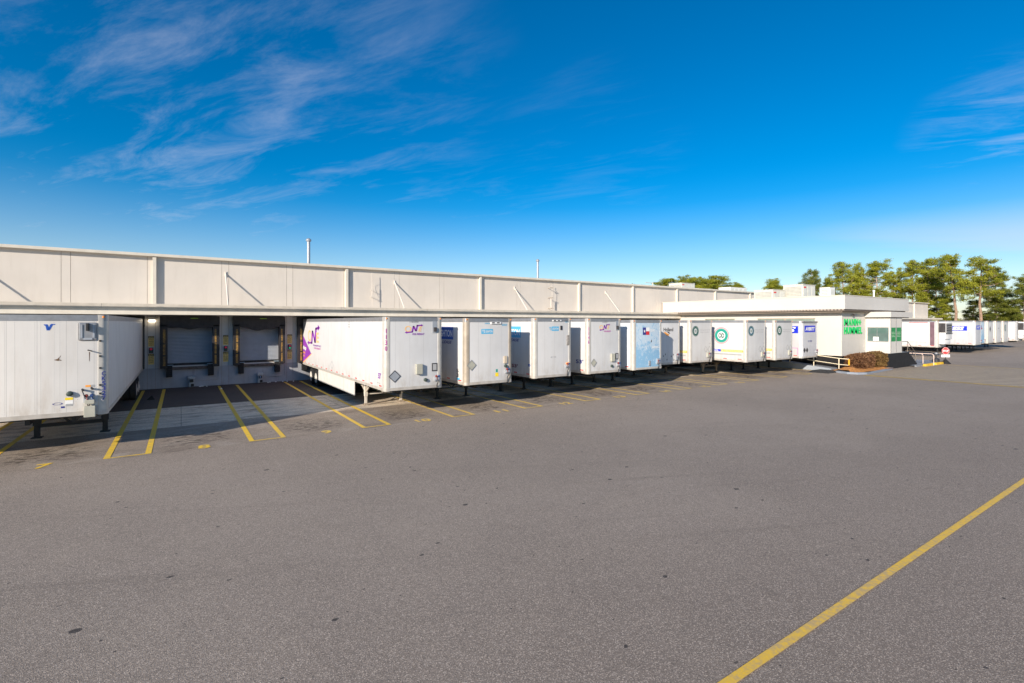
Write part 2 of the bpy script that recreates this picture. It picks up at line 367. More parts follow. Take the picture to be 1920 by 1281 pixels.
# ---------------------------------------------------------------- ground
def sheet(name, x0, x1, y0, y1, z, m, th=None):
    mb = MB().poly([(x0,y0,z),(x1,y0,z),(x1,y1,z),(x0,y1,z)])
    return tag(mb.build(name, m), kind='structure')
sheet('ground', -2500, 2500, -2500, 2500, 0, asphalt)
sheet('dock_apron', -40, 43, 17.75, 22.0, .004, apron)
sheet('concrete_strip', -40, 43, 22.0, 27.1, .006, concrete)
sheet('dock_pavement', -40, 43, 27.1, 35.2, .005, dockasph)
sheet('dirt_verge', 106, 300, 27, 90, .01, mat('dirt', (.42, .20, .11), .95, var=.3, vscale=.6))
LZ = .011
BP = 3.66
for k in range(-2, 13):
    u = -1.82+BP*k-(.05 if k > 3 else 0)
    mb = MB()
    for a in (u, u+.95+(.0 if k else 0)):
        mb.poly([(a, 17.9, LZ), (a+.15, 17.9, LZ), (a+.15, 34.6, LZ), (a, 34.6, LZ)])
    mb.poly([(u+.15, 17.9, LZ), (u+.95, 17.9, LZ), (u+.95, 17.99, LZ), (u+.15, 17.99, LZ)])
    tag(mb.build('bay_marking', yellow if k < 3 else yellow_f), kind='structure', group='yellow bay boxes painted on the dock apron')
for i, k in enumerate(range(6, 17)):
    cx = -3.06+BP*(k-7)+(.0); s_ = str(k); hw = .17 if k < 10 else .30
    mb = MB(); put_text(mb, GROUND, s_, cx-hw, cx+hw, 17.72, 18.22, LZ, bold=.03)
    tag(mb.build('bay_number', yellow if k < 9 else yellow_f), kind='structure', group='yellow bay numbers painted on the asphalt')
mb = MB().poly([(-14, 3.22, LZ), (-14, 3.33, LZ), (42, 2.68, LZ), (42, 2.56, LZ)])
tag(mb.build('lane_line', m_worn('lane_line_paint', (.92, .56, .05), .55, sc_=11)), kind='structure')
# hatched no-parking area
mb = MB()
for a in (41.25, 41.62):
    mb.poly([(a, -20, LZ), (a+.16, -20, LZ), (a+.16, 15.35, LZ), (a, 15.35, LZ)])
mb.poly([(58.0, -20, LZ), (58.2, -20, LZ), (58.2, 15.35, LZ), (58.0, 15.35, LZ)])
tag(mb.build('border_line', yellow_f), kind='structure')
mb = MB()
x0, x1, y0, y1 = 41.85, 58.0, -20, 15.35
cst = x0+y0
while cst < x1+y1:
    def seg(c_):
        pts = [(x, c_-x) for x in (x0, x1) if y0 <= c_-x <= y1]+[(c_-y, y) for y in (y0, y1) if x0 < c_-y < x1]
        return sorted(pts)[:2] if len(pts) >= 2 else None
    a, b_ = seg(cst), seg(cst+.34)
    if a and b_: mb.poly([(a[0][0],a[0][1],LZ),(a[1][0],a[1][1],LZ),(b_[1][0],b_[1][1],LZ),(b_[0][0],b_[0][1],LZ)])
    cst += 1.22
tag(mb.build('hatched_marking', yellow_h), kind='structure')

# ---------------------------------------------------------------- warehouse
W = 35.2; HT = 7.84
wh = thing('warehouse', (0, W, 0), 'long low cream concrete warehouse with a dock wall and a canopy along its face', 'warehouse')
X0, X1 = -40, 125.8
strips = [-5.1-BP*k for k in range(10, 0, -1)]+[-5.12+3.70*k for k in range(0, 12)]
strips = strips+[39.2+3.62*k for k in range(0, 24)]
mb = MB(); mb.box(X0, X1, .02, .3, 4.4, 7.7)
mb.build('joint_backing', GAPM, wh)
DOORS = (-3.2, .48, 4.17, 7.9)
def panels(z0, z1, m, name, y=0.0, xs=strips, g=.018, holes=False):
    mb = MB(); last = X0
    for s_ in xs:
        if s_ < X0+1 or s_ > X1-1: continue
        hole = [c0 for c0 in DOORS if last < c0 < s_] if holes else []
        if hole:
            c0 = hole[0]
            mb.box(last+g, c0-1.2, y, y+.06, z0, z1).box(c0+1.2, s_-.19, y, y+.06, z0, z1).box(c0-1.2, c0+1.2, y, y+.06, z0, 1.3).box(c0-1.2, c0+1.2, y, y+.06, 4.1, z1)
        else: mb.box(last+g, s_-.19, y, y+.06, z0, z1)
        mb.box(s_-.19+g, s_+.19, y, y+.06, z0, z1); last = s_+.19
    mb.box(last+g, X1, y, y+.06, z0, z1)
    return mb.build(name, m, wh)
panels(4.4, 7.7, WALL, 'upper_wall')
mb = MB(); e = X0
for c0 in DOORS:
    mb.box(e, c0-1.2, .03, .6, 0, 4.4).box(c0-1.2, c0+1.2, .03, .6, 0, 1.3).box(c0-1.2, c0+1.2, .03, .6, 4.1, 4.4); e = c0+1.2
mb.box(e, X1, .03, .6, 0, 4.4).build('lower_joint_backing', GAPM, wh)
panels(1.2, 4.38, WALL_LO, 'lower_wall', holes=True)
panels(0, 1.198, WALL_BASE, 'base_band', y=-.004)
MB().box(X0, X1+.1, -.26, .35, 7.68, 7.84).build('coping', COP, wh, bevel=.015)
roof = MB().box(X0, X1, .3, 55, 7.3, 7.42).build('roof', mat('roof_membrane', (.5,.49,.47), .9), wh)
MB().box(X1-.3, X1, .3, 55, 0, 7.7).box(X0, X1, 54.7, 55, 0, 7.7).build('far_walls', WALL, wh)
# canopy
can = MB().box(X0, 44.4, -2.0, 0.03, 4.66, 4.72).box(X0, 44.4, -1.86, 0, 4.30, 4.655).build('canopy', CAN2, wh)
g = MB(); x = X0
while x < 44.4:
    g.box(x, min(x+6.08, 44.5), -2.12, -1.98, 4.73, 4.87); x += 6.1
g.build('gutter', CAN1, can)
MB().box(X0, 44.45, -2.06, -1.99, 4.87, 4.885).box(X0, 44.4, -1.95, -1.87, 4.60, 4.65).build('drip_edge', COP, can)
can2 = MB().box(72, 127, -2.0, 0, 4.45, 4.75).build('canopy', CAN2, wh)
for a in (-12.1, -1.26, 9.68, 20.56, 31.44, 38.85, 46.0, 53.2, 60.7, 68.0, 75.5, 90, 105, 118):
    MB().box(a-.09, a+.09, -.19, -.002, 4.75, 7.66).build('pilaster', COP, wh, bevel=.01)
for a in (-8.6, 2.31, 13.22, 24.04, 34.99):
    mb = MB().bar((a, -.02, 6.88), (a, -1.95, 4.88), .042, 10).bar((a, -.03, 6.70), (a, -.03, 6.98), .03, 8).box(a-.06, a+.06, -.03, -.001, 6.72, 7.02).box(a-.09, a+.09, -2.0, -1.8, 4.88, 4.90)
    mb.build('canopy_strut', WALL, wh, smooth_=True)
MB().box(40.2, 41.0, 9, 9.8, 0, .1)
for (a, yy, top, r_) in ((8.35, 5.8, 10.3, .12), (30.95, 5.8, 10.3, .11)):
    mb = MB().bar((a, yy, 7.3), (a, yy, top), r_, 12).lathe([(r_*1.4, top-.05), (r_*1.7, top+.02), (r_*1.7, top+.1), (r_*.6, top+.2)], (a, yy, 0), n=12)
    mb.build('vent_pipe', GALV, roof, smooth_=True)
# conduit runs on the dock wall
for a, zz in ((-2.15, 1.25), (1.93, .95), (5.68, 1.1)):
    MB().bar((a, -.04, zz), (a, -.04, .45), .018, 6).bar((a, -.04, .45), (a-.06, -.04, .38), .018, 6).bar((a-.06, -.04, .38), (a-1.1, -.04, .36), .018, 6).build('conduit', WALL_BASE, wh, smooth_=True)

def shutter_mb(x0, x1, z0, z1, y):
    mb = MB(); n = int((z1-z0)/.085); vs = []
    for i in range(n+1):
        z = z0+(z1-z0)*i/n
        for dz, dy in ((0, 0), (.045, -.022)):
            if z+dz <= z1+.001: vs += [(x0, y+dy, z+dz), (x1, y+dy, z+dz)]
    k = len(vs)//2
    return mb.add(vs, [(2*i, 2*i+1, 2*i+3, 2*i+2) for i in range(k-1)])
for di, c0 in enumerate((-3.2, .48, 4.17, 7.9)):
    y = -.03
    # door opening frame (black) and shutter
    dd = shutter_mb(c0-1.2, c0+1.2, 1.42, 4.15, .42).build('dock_door', SHUT, wh)
    MB().box(c0-1.2, c0+1.2, .36, .45, 1.30, 1.42).build('bottom_rail', STEEL, dd)
    mb = MB()
    for sgn in (-1, 1):
        a, b_ = sorted((c0+sgn*1.12, c0+sgn*1.48)); mb.box(a, b_, -.42, -.002, 1.2, 3.74)
    mb.box(c0-1.49, c0+1.49, -.42, -.002, 3.62, 4.24)
    # sagging header curtain
    n = 16; sag = [.02, .10, .20, .06][di]
    cu = [(c0-1.13+2.26*i/n, -.43, 3.66-.06-sag*1.2*math.sin(math.pi*i/n)-.03*math.sin(i*.9+di)) for i in range(n+1)]
    tp = [(p[0], -.43, 4.0) for p in cu]
    mb.add(cu+tp+[(p[0], -.39, p[2]) for p in cu]+[(p[0], -.39, p[2]) for p in tp], [(i, i+1, n+2+i, n+1+i) for i in range(n)]+[(2*n+2+i, 2*n+3+i, 3*n+4+i, 3*n+3+i) for i in range(n)]+[(i, i+1, 2*n+3+i, 2*n+2+i) for i in range(n)])
    sl = mb.build('dock_seal', SEAL, wh, bevel=.02)
    for sgn in (-1, 1):
        mb = MB(); cx = c0+sgn*1.27
        for z0_, z1_ in ((1.35, 1.9), (1.98, 2.6), (2.66, 3.45)):
            mb.box(cx-.055+.01*sgn, cx+.05, -.426, -.42, z0_, z1_)
        mb.build('guide_stripe', m_worn('stripe_paint', (.50, .28, .05), .8, under=(.05,.04,.03)) if di == 0 and sgn < 0 else bpy.data.materials['stripe_paint'], sl)
    mb = MB(); put_rect(mb, FRONT(-.42), c0+.0, c0+.38, 4.09, 4.13, .008); mb.build('maker_label', mat('lime_label', (.25, .5, .05), .5), sl)
    MB().box(c0-1.0, c0+1.0, -.14, -.002, 1.06, 1.24).box(c0-.35, c0+.35, -.2, -.14, 1.1, 1.2).build('dock_leveller', mat('rusty_steel', (.10, .08, .07), .7, var=.4, vscale=5, dirt=.5, dirtcol=(.2,.12,.07)), wh, bevel=.01)
    for sgn in (-1, 1):
        bx = c0+sgn*1.04
        bpm = MB()
        for q in range(6): bpm.box(bx-.15, bx+.15, -.30, -.005, .66+q*.115, .66+q*.115+.108)
        bp_ = bpm.build('dock_bumper', RUB, wh)
        MB().box(bx-.19, bx+.19, -.34, -.004, 1.352, 1.37).build('top_plate', mat('blue_grey_plate', (.30, .42, .50), .4), bp_)

# control boxes at the wall foot, wall lamp, signs, signal lights
for a, nm in ((.53, 'grey steel control box at the foot of the first empty dock door'), (4.2, 'grey steel control box with a blue spot below the second empty dock door')):
    t_ = thing('control_box', (a, W-.32, 0), nm, 'control box', 'trailer restraint boxes at the dock wall')
    MB().box(-.13, .13, 0, .3, .02, .5).box(-.17, .17, -.03, .3, .5, .66).build('housing', GALV, t_, bevel=.015)
    MB().box(-.10, .10, -.05, 0, .3, .48).box(-.03, .12, -.07, 0, .05, .22).build('hook', STEEL, t_, bevel=.008)
    if a > 2: MB().lathe([(.035, 0), (.035, .02)], (0, -.06, .4), 'Y', 12).build('lamp', mat('blue_lamp', (.25, .45, .9), .4), t_)
lt = thing('wall_lamp', (-1.38, W-.02, 4.0), 'lit rectangular wall lamp under the canopy between the left trailer and first open door', 'lamp')
MB().box(-.19, .19, -.2, -.0, .02, .16).build('housing', WALL_LO, lt, bevel=.01)
MB().box(-.16, .16, -.21, -.02, -.10, .018).build('lens', mat('lamp_glow', (1, .9, .75), .4, emit=((1, .85, .62), 3.5)), lt, bevel=.01)
for i, a in enumerate((-1.42, 2.31, 5.98)):
    where = ('left of the first open dock door', 'between the two open dock doors', 'right of the second open dock door')[i]
    for top in (1, 0):
        z0_, z1_ = ((2.47, 3.08), (1.43, 2.06))[1-top]
        s_ = thing('sign', (a, W-.012, z0_), 'yellow warning sign, %s of the two %s' % (('lower', 'upper')[top], where), 'sign', 'yellow warning signs on the dock wall')
        h = z1_-z0_
        MB().box(-.14, .14, -.008, 0, 0, h).build('board', SIGNY, s_)
        mb = MB(); fr = FRONT(-.008)
        put_rect(mb, fr, -.14, .14, h-.13, h, .003)
        mb.build('header', BLK, s_)
        mb = MB()
        lines = ('ENTER ON', 'GREEN', 'LIGHT', 'ONLY') if top else ('DO NOT', 'PULL OUT', 'ON RED', 'LIGHT')
        for q, L in enumerate(lines): put_text(mb, fr, L, -.115, .115, h-.24-q*.105, h-.16-q*.105, .004, .03)
        mb.build('lettering', mat('sign_ink', (.18, .09, .02), .6), s_)
        mb = MB(); put_text(mb, fr, 'CAUTION', -.12, .12, h-.105, h-.03, .006, .03); mb.build('header_lettering', SIGNY, s_)
    sg = thing('signal_light', (a, W-.01, 2.1), 'small red and green signal light between yellow signs, '+where, 'signal light', 'red and green signal lights on the dock wall')
    MB().box(-.1, .1, -.09, 0, 0, .31).build('housing', mat('signal_black', (.03,.03,.04), .6), sg, bevel=.01)
    MB().lathe([(.06, -.10), (.055, -.115), (.02, -.12)], (0, 0, .225), 'Y', 14).build('red_lens', mat('red_lens', (.5,.02,.05), .3, emit=((.9,.02,.10), .10)), sg)
    MB().lathe([(.06, -.10), (.055, -.115), (.02, -.12)], (0, 0, .085), 'Y', 14).build('green_lens', mat('green_lens_lit', (.02,.35,.15), .3, emit=((.02,.6,.25), .35)) if i == 2 else mat('green_lens', (.02,.08,.05), .3), sg)
# antennas on the upper wall
an = thing('antenna', (11.42, W-.0, 5.0), 'thin pale whip antenna on two brackets, above the long purple-lettered trailer', 'antenna')
MB().bar((0, -.35, .1), (-.02, -.35, 2.45), .018, 6).bar((0, -.35, .7), (0, -.35, 1.55), .032, 8).build('mast', WALL, an, smooth_=True)
for z in (.72, 1.2): MB().beam((0, -.35, z), (0, -.0, z), .03, .03).beam((-.12, -.35, z), (.12, -.35, z), .03, .03).build('bracket', WALL, an)
pts = [(.03, -.3, 1.9), (.16, -.1, 1.6), (.24, -.06, 1.3), (.14, -.2, .95), (.02, -.33, .9)]
mb = MB()
for a, b_ in zip(pts, pts[1:]): mb.bar(a, b_, .009, 5)
mb.build('cable', WALL, an)
an = thing('antenna', (27.75, W, 4.9), 'rusty three-bracket antenna mount with a looped cable on the upper wall', 'antenna')
for z in (.25, 1.2, 2.1): MB().beam((0, -.5, z), (0, 0, z), .04, .04).beam((-.16, -.5, z), (.22, -.5, z), .045, .04).build('bracket', RUST, an)
MB().bar((.02, -.45, .1), (.02, -.45, 1.25), .05, 8).bar((.1, -.45, .1), (.12, -.45, 2.1), .014, 6).bar((-.08, -.45, .3), (-.06, -.45, 1.1), .03, 6).build('mast', WALL, an, smooth_=True)
mb = MB(); pts = [(.0, -.45, 2.1), (.1, -.4, 2.35), (.3, -.3, 2.4), (.42, -.2, 2.2), (.3, -.4, 2.05)]
for a, b_ in zip(pts, pts[1:]): mb.bar(a, b_, .012, 5)
mb.build('cable', WALL, an)

# ---------------------------------------------------------------- trailers
def body_outline(w_, l, r=.13, n=5):
    pts = [(r-r*math.cos(math.pi/2*i/n), r-r*math.sin(math.pi/2*i/n)) for i in range(n+1)]     # front-left corner
    pts += [(w_-r+r*math.sin(math.pi/2*i/n), r-r*math.cos(math.pi/2*i/n)) for i in range(n+1)]
    return pts+[(w_, l), (0, l)]
def body_mat(name, col, seams=(.61, .61, .008, .38), dirt=.22, dirtcol=(.36,.30,.23), rough=.42, streak=.26):
    return mat(name, col, rough, var=.03, vscale=1.2, dirt=dirt, dirtcol=dirtcol, seams=seams, streak=streak)
def wheel(parent, x, y, side):
    r = .5; w2 = .27
    tm = MB().lathe([(.28, -w2), (.42, -w2), (.485, -w2+.03), (.5, -w2+.08), (.5, -.03), (.46, -.015), (.46, .015), (.5, .03), (.5, w2-.08), (.485, w2-.03), (.42, w2), (.28, w2)], (x, y, r), 'X', 26)
    wl = tm.build('wheel', RUB, parent, smooth_=True)
    s_ = side
    MB().lathe([(.30, s_*(w2+.004)), (.29, s_*(w2-.03)), (.24, s_*(w2-.08)), (.13, s_*(w2-.09)), (.12, s_*(w2+.02)), (.07, s_*(w2+.04)), (.0, s_*(w2+.04))], (x, y, r), 'X', 22).build('rim', mat('wheel_rim', (.62,.58,.52), .5, dirt=.4), wl, smooth_=True)

RAILM = mat('bottom_rail_grey', (.50, .46, .41), .5, metal=.2, var=.1, dirt=.35, dirtcol=(.28,.22,.16))
def trailer(u, v, label, body, post=ALUL, w_=2.55, l=16.1, zb=1.1, zt=4.08, leg=STEEL, top=ALU, rail=RAILM, detail=1, rivets=0, skirt=False, tape='rw', conn=(2.3, 1.5), legstyle='plain', group='white semi-trailers backed up to the near dock'):
    t_ = thing('semi_trailer', (u, v, 0), label, 'semi-trailer', group)
    out = body_outline(w_, l)
    mb = MB(); n = len(out)
    mb.prism([(x, y, zb+.12) for x, y in out], (0, 0, zt-.10-zb-.12))
    if rivets:
        for cx in [.12, .30, .42, .62, 1.02, 1.14, 1.42, 1.54, 1.92, 2.38]:
            z = 1.35
            while z < 3.9:
                k = .009
                mb.add([(cx-k, -.001, z-k), (cx+k, -.001, z-k), (cx+k, -.001, z+k), (cx-k, -.001, z+k), (cx, -.009, z)], [(0,1,4),(1,2,4),(2,3,4),(3,0,4)])
                z += .072
    mb.build('body', body, t_, smooth_=True)
    o2 = [((x-w_/2)*1.006+w_/2, y-.008) for x, y in out]
    MB().prism([(x, y, zt-.17) for x, y in o2], (0, 0, .17)).build('top_rail', top, t_, smooth_=True)
    o3 = [((x-w_/2)*1.008+w_/2, y-.01) for x, y in out]
    br_ = MB().prism([(x, y, zb) for x, y in o3], (0, 0, .12)); br_.build('bottom_rail', rail, t_, smooth_=True)
    for s_ in (0, 1):
        mb = MB(); r = .15; pts = [(.0, .22), (.0, r)]+[(r-r*math.cos(math.pi/2*i/6), r-r*math.sin(math.pi/2*i/6)) for i in range(7)]+[(.22, 0)]
        q = [(x-.012 if x < .01 else x-.01, y-.012) for x, y in pts]
        inn = [(x+.02, y+.02) for x, y in pts]
        poly = q+inn[::-1]
        if s_: poly = [(w_-x, y) for x, y in poly]
        mb.prism([(x, y, zb-.015) for x, y in poly], (0, 0, zt-zb+.02)).build('corner_post', post, t_, smooth_=True)
        cx = .09 if s_ == 0 else w_-.09
        MB().lathe([(.035, -.03), (.03, .02), (.0, .03)], (cx, -.02 if False else .0, zt-.05), 'Z', 10).build('marker_light', mat('amber_lens', (.7,.22,.03), .3), t_)
    # floor cross-members and chassis
    mb = MB()
    for k in range(int(l/.6)): mb.box(.05, w_-.05, .3+k*.6, .36+k*.6, zb-.08, zb+.0)
    mb.box(.75, .85, .4, l-.2, zb-.22, zb-.08).box(w_-.85, w_-.75, .4, l-.2, zb-.22, zb-.08).box(.8, w_-.8, .5, 1.4, zb-.12, zb-.06)
    mb.box(.5, w_-.5, 11.2, min(14.9, l-.6), zb-.42, zb-.22)
    mb.build('chassis', STEEL, t_)
    # landing gear
    ly = 3.72
    for s_ in (0, 1):
        x = .42 if s_ == 0 else w_-.42
        lh = .10 if rivets else .07
        lg = MB().box(x-lh, x+lh, ly-.08, ly+.08, .42, zb).box(x-lh*.75, x+lh*.75, ly-.055, ly+.055, .06, .42).build('landing_leg', leg, t_, bevel=.006)
        MB().box(x-.14, x+.14, ly-.15, ly+.15, .0, .03).box(x-.07, x+.07, ly-.06, ly+.06, .03, .10).build('foot', STEEL if legstyle != 'tan' else RUST, lg)
        MB().beam((x, ly+.02, .62), (x, ly+.95, zb-.05), .05, .04).beam((x, ly-.02, .62), (x, ly-.75, zb-.05), .045, .035).build('brace', leg, t_)
    bs = .11 if rivets else .05; bz = .40 if rivets else .52
    MB().beam((.45, ly, bz), (w_-.45, ly, bz), bs, bs).beam((.55, ly, zb), (w_/2, ly, bz), bs*.6, bs*.6).beam((w_-.55, ly, zb), (w_/2, ly, bz), bs*.6, bs*.6).build('cross_brace', leg, t_)
    if legstyle == 'vee':
        MB().beam((.42, ly-.7, zb), (.42, ly, .55), .05, .05).beam((.42, ly+.7, zb), (.42, ly, .55), .05, .05).beam((.42, ly-.35, zb), (.42, ly, .6), .04, .04).beam((w_-.42, ly-.7, zb), (w_-.42, ly, .55), .05, .05).build('vee_brace', leg, t_)
    for y in (12.15, 13.5):
        if y < l-.6:
            wheel(t_, .30, y, -1); wheel(t_, w_-.30, y, 1)
    if detail:
        cx, cz = conn; f = FRONT()
        mb = MB(); mb.box(cx-.14, cx+.10, -.05, -.0, cz-.09, cz+.10)
        mb.box(cx-.10, cx-.03, -.10, -.05, cz-.03, cz+.06).box(cx+.0, cx+.07, -.10, -.05, cz-.03, cz+.06).build('connector_box', GALV, t_, bevel=.008)
        for dx, m_ in ((-.07, mat('dull_red_coupling', (.25,.04,.03), .6)), (.05, mat('dull_blue_coupling', (.03,.07,.20), .6))):
            MB().lathe([(.035, -.13), (.045, -.10), (.045, -.06)], (cx+dx, 0, cz+.12), 'Y', 12).beam((cx+dx, -.08, cz+.1), (cx+dx+.03, -.11, cz-.02), .02, .02).build('glad_hand', m_, t_, smooth_=True)
        mb = MB(); P = [(cx-.06, -.09, cz-.05), (cx-.03, -.11, cz-.16), (cx-.06, -.08, cz-.26), (cx-.03, -.03, zb+.02)]
        for a, b_ in zip(P, P[1:]): mb.bar(a, b_, .012, 6)
        P = [(cx+.05, -.09, cz-.05), (cx+.0, -.11, cz-.15), (cx-.02, -.08, cz-.25), (cx+.02, -.03, zb+.02)]
        for a, b_ in zip(P, P[1:]): mb.bar(a, b_, .012, 6)
        mb.build('air_hoses', BLK, t_, smooth_=True)
    if tape:
        mr = MB(); y = .35
        while y < l-1:
            put_rect(mr, SIDE(), y, y+.28, zb+.15, zb+.20, .005); y += 1.12
        mr.build('reflective_tape', TAPE_R, t_)
    if skirt:
        MB().box(.03, .055, 4.2, 12.0-.5, .42, zb-.0).build('side_skirt', mat('skirt_panel', (.66,.64,.60), .5, dirt=.3), t_)
        MB().box(w_-.055, w_-.03, 4.2, 12.0-.5, .42, zb-.0).build('side_skirt', mat('skirt_panel'), t_)
    return t_
def F(t_, nm, m, fn, side=False, off=0):
    mb = MB(); fn(mb, SIDE(off) if side else FRONT(off)); return mb.build(nm, m, t_)
def diamond(t_, cx, cz, ra=.26, rb=.25, m=None, frame=True, s=False):
    F(t_, 'placard_holder', m or GALV, lambda mb, f: put_poly(mb, f, [(cx, cz-rb), (cx+ra, cz), (cx, cz+rb), (cx-ra, cz)], .014), s)
    if frame:
        def fr_(mb, f):
            P = [(cx, cz-rb), (cx+ra, cz), (cx, cz+rb), (cx-ra, cz)]; k = .86
            Q = [(cx+(a-cx)*k, cz+(b_-cz)*k) for a, b_ in P]
            for i in range(4):
                j = (i+1) % 4; put_poly(mb, f, [P[i], P[j], Q[j], Q[i]], .02)
        F(t_, 'placard_frame', BLK if m is None else ALU, fr_, s)
def vent(t_, x0, x1, z0, z1):
    vb = MB().box(x0, x1, -.02, 0, z0, z1).build('front_vent', GALV, t_, bevel=.006)
    w2 = x1-x0; h = z1-z0
    MB().box(x0+w2*.22, x1-w2*.22, -.09, -.02, z0+h*.12, z0+h*.5).build('vent_hood', DARKGR, vb, bevel=.01)
def doc_box(t_, x0, x1, z0, z1, m=OLIVE, d=.10):
    MB().box(x0, x1, -d, 0, z0, z1).build('document_box', m, t_, bevel=.02)
def holder(t_, x0, x1, z0, z1):
    h = MB().box(x0, x1, -.02, 0, z0, z1).build('permit_holder', BLK, t_)
    mb = MB(); put_rect(mb, FRONT(-.02), x0+.035, x1-.035, z0+.04, z1-.04, .005); mb.build('permit_sheet', GREYP, h)
def socket(t_, x, z):
    MB().lathe([(.075, 0), (.075, -.07), (.045, -.09), (.0, -.09)], (x, 0, z), 'Y', 14).build('electric_socket', mat('socket_black', (.05,.07,.06), .5), t_, smooth_=True)
def vtext(t_, s_, x, ztop, h, m, pitch=None, w2=.10, off=.012, name='unit_number', side=False):
    def fn(mb, f):
        z = ztop
        for ch in s_:
            a0, a1 = (x-w2, x+w2) if not side else (x+w2, x-w2)
            if ch == '1': a0, a1 = (x-w2*.35, x+w2*.35) if not side else (x+w2*.35, x-w2*.35)
            put_text(mb, f, ch, a0, a1, z-h, z, off, .02); z -= pitch or h*1.2
    return F(t_, name, m, fn, side)
def txt(t_, s_, a0, a1, b0, b1, m, side=False, off=.008, bold=.02, shear=0, name='lettering'):
    return F(t_, name, m, lambda mb, f: put_text(mb, f, s_, a0, a1, b0, b1, off, bold, shear), side)
def rect(t_, a0, a1, b0, b1, m, side=False, off=.005, name='sticker'):
    return F(t_, name, m, lambda mb, f: put_rect(mb, f, a0, a1, b0, b1, off), side)

BW = body_mat('trailer_white', (.60, .595, .59))
BW0 = body_mat('trailer_white_riveted', (.68, .65, .61), seams=(.61, .61, .010, .35), dirt=.32, streak=.3, dirtcol=(.36,.27,.18))
BW2 = body_mat('trailer_white_panelled', (.62, .61, .60), seams=(.62, .62, .010, .3), dirt=.18, streak=.22)
BBL = mat('trailer_pale_blue', (.36, .52, .68), .45, var=.05)
# worn pale blue with white scuffs low down
def m_bluewhite():
    m = bpy.data.materials.new('trailer_blue_scuffed'); m.use_nodes = True; t = m.node_tree; b = t.nodes['Principled BSDF']; b.inputs['Roughness'].default_value = .45
    co_ = N(t, 'ShaderNodeTexCoord').outputs['Object']; s = N(t, 'ShaderNodeSeparateXYZ'); t.links.new(co_, s.inputs[0])
    front = math_(t, 'LESS_THAN', s.outputs[1], .06)
    lowz = math_(t, 'SUBTRACT', 1, smooth(t, s.outputs[2], 1.7, 2.9))
    n = noise(t, mapping(t, co_, rot=(0, .5, 0), scale=(1.2, 1, 1)), 3.2, 6, .7, .8)
    f = math_(t, 'MULTIPLY', front, smooth(t, math_(t, 'ADD', n, math_(t, 'MULTIPLY', lowz, .18)), .52, .62))
    hi = smooth(t, noise(t, mapping(t, co_, loc=(7, 3, 1)), 4, 6, .7), .56, .66)
    c = mixc(t, math_(t, 'MULTIPLY', front, lowz), (.50, .61, .70), (.40, .56, .70))
    c = mixc(t, math_(t, 'MULTIPLY', f, .75), c, (.20, .42, .62))
    c = mixc(t, math_(t, 'MULTIPLY', math_(t, 'MULTIPLY', front, hi), .8), c, (.78, .77, .76))
    c = mixc(t, front, (.60, .64, .68), c)
    t.links.new(c, b.inputs['Base Color']); return m
BLW = m_bluewhite()
BGR = body_mat('trailer_grey_white', (.58, .57, .56), seams=(.3, .61, .006, .15))

# --- leftmost trailer (blue winged V)
t0 = trailer(-4.40, 18.76, 'riveted white trailer with a blue winged V mark, leftmost at the frame edge', BW0, w_=2.60, rivets=1, zb=1.17, conn=(2.20, 1.62), tape=None)
def VL(pts): return [(1.21+(a-400)/90*.23, 3.80-(b_-850)*.0034) for a, b_ in pts]
F(t0, 'logo', BLUEP, lambda mb, f: (put_poly(mb, f, VL([(400,847),(432,847),(447,880),(436,897),(424,897),(414,858),(404,856)])), put_poly(mb, f, VL([(436,897),(449,897),(474,853),(492,851),(496,844),(462,843),(452,850),(440,880)]))))
vb = MB().box(1.95, 2.36, -.03, 0, 3.34, 3.86).build('front_vent', ALU, t0, bevel=.03)
MB().box(2.0, 2.04, -.05, -.03, 3.42, 3.80).box(2.27, 2.31, -.05, -.03, 3.42, 3.80).box(2.06, 2.26, -.05, -.03, 3.36, 3.41).build('vent_slide', GALV, vb)
MB().box(2.13, 2.19, -.17, -.03, 3.62, 3.84).build('vent_hood', STEEL, vb, bevel=.01)
MB().bar((2.16, -.05, 3.06), (2.26, -.10, 3.03), .018, 8).build('hook', STEEL, t0)
MB().bar((2.25, 0, 1.92), (2.25, -.10, 1.96), .03, 8).bar((2.05, 0, 1.9), (2.05, -.11, 1.93), .03, 8).build('coupling_stub', STEEL, t0, smooth_=True)
MB().box(2.08, 2.34, -.16, 0, 1.12, 1.44).box(2.1, 2.32, -.15, -.02, 1.50, 1.62).build('battery_box', OLIVE, t0, bevel=.015)
MB().bar((2.04, -.10, 1.9), (2.12, -.16, 1.66), .015, 6).build('cable', BLK, t0)
socket(t0, 1.76, 1.82)
vtext(t0, 'CK5327', 2.515, 2.42, .125, NAVY, .145, .048)
rect(t0, 1.66, 1.83, 1.64, 1.71, YEL); rect(t0, 1.66, 1.83, 1.50, 1.63, WHITE); rect(t0, 1.67, 1.82, 1.47, 1.53, GREYP, off=.007)
F(t0, 'sticker', NAVY, lambda mb, f: put_ring(mb, f, 1.50, 1.55, .11, .035, .75))
rect(t0, 1.57, 1.65, 1.42, 1.47, NAVY); rect(t0, 2.1, 2.22, 1.98, 2.04, ORANGE); rect(t0, 2.23, 2.31, 1.98, 2.04, GREYP)
F(t0, 'scuff', mat('scuff_brown', (.16,.10,.06), .9), lambda mb, f: (put_poly(mb, f, [(1.42,2.80),(1.50,2.83),(1.58,2.93),(1.53,2.82),(1.60,2.78),(1.50,2.77)], .004), put_poly(mb, f, [(2.18,3.0),(2.20,3.0),(2.195,2.72),(2.185,2.75)], .004)))
for z in (3.3, 2.85, 2.5, 2.0, 1.75): MB().box(2.41, 2.46, -.035, -.012, z, z+.05).build('clip', STEEL, t0)

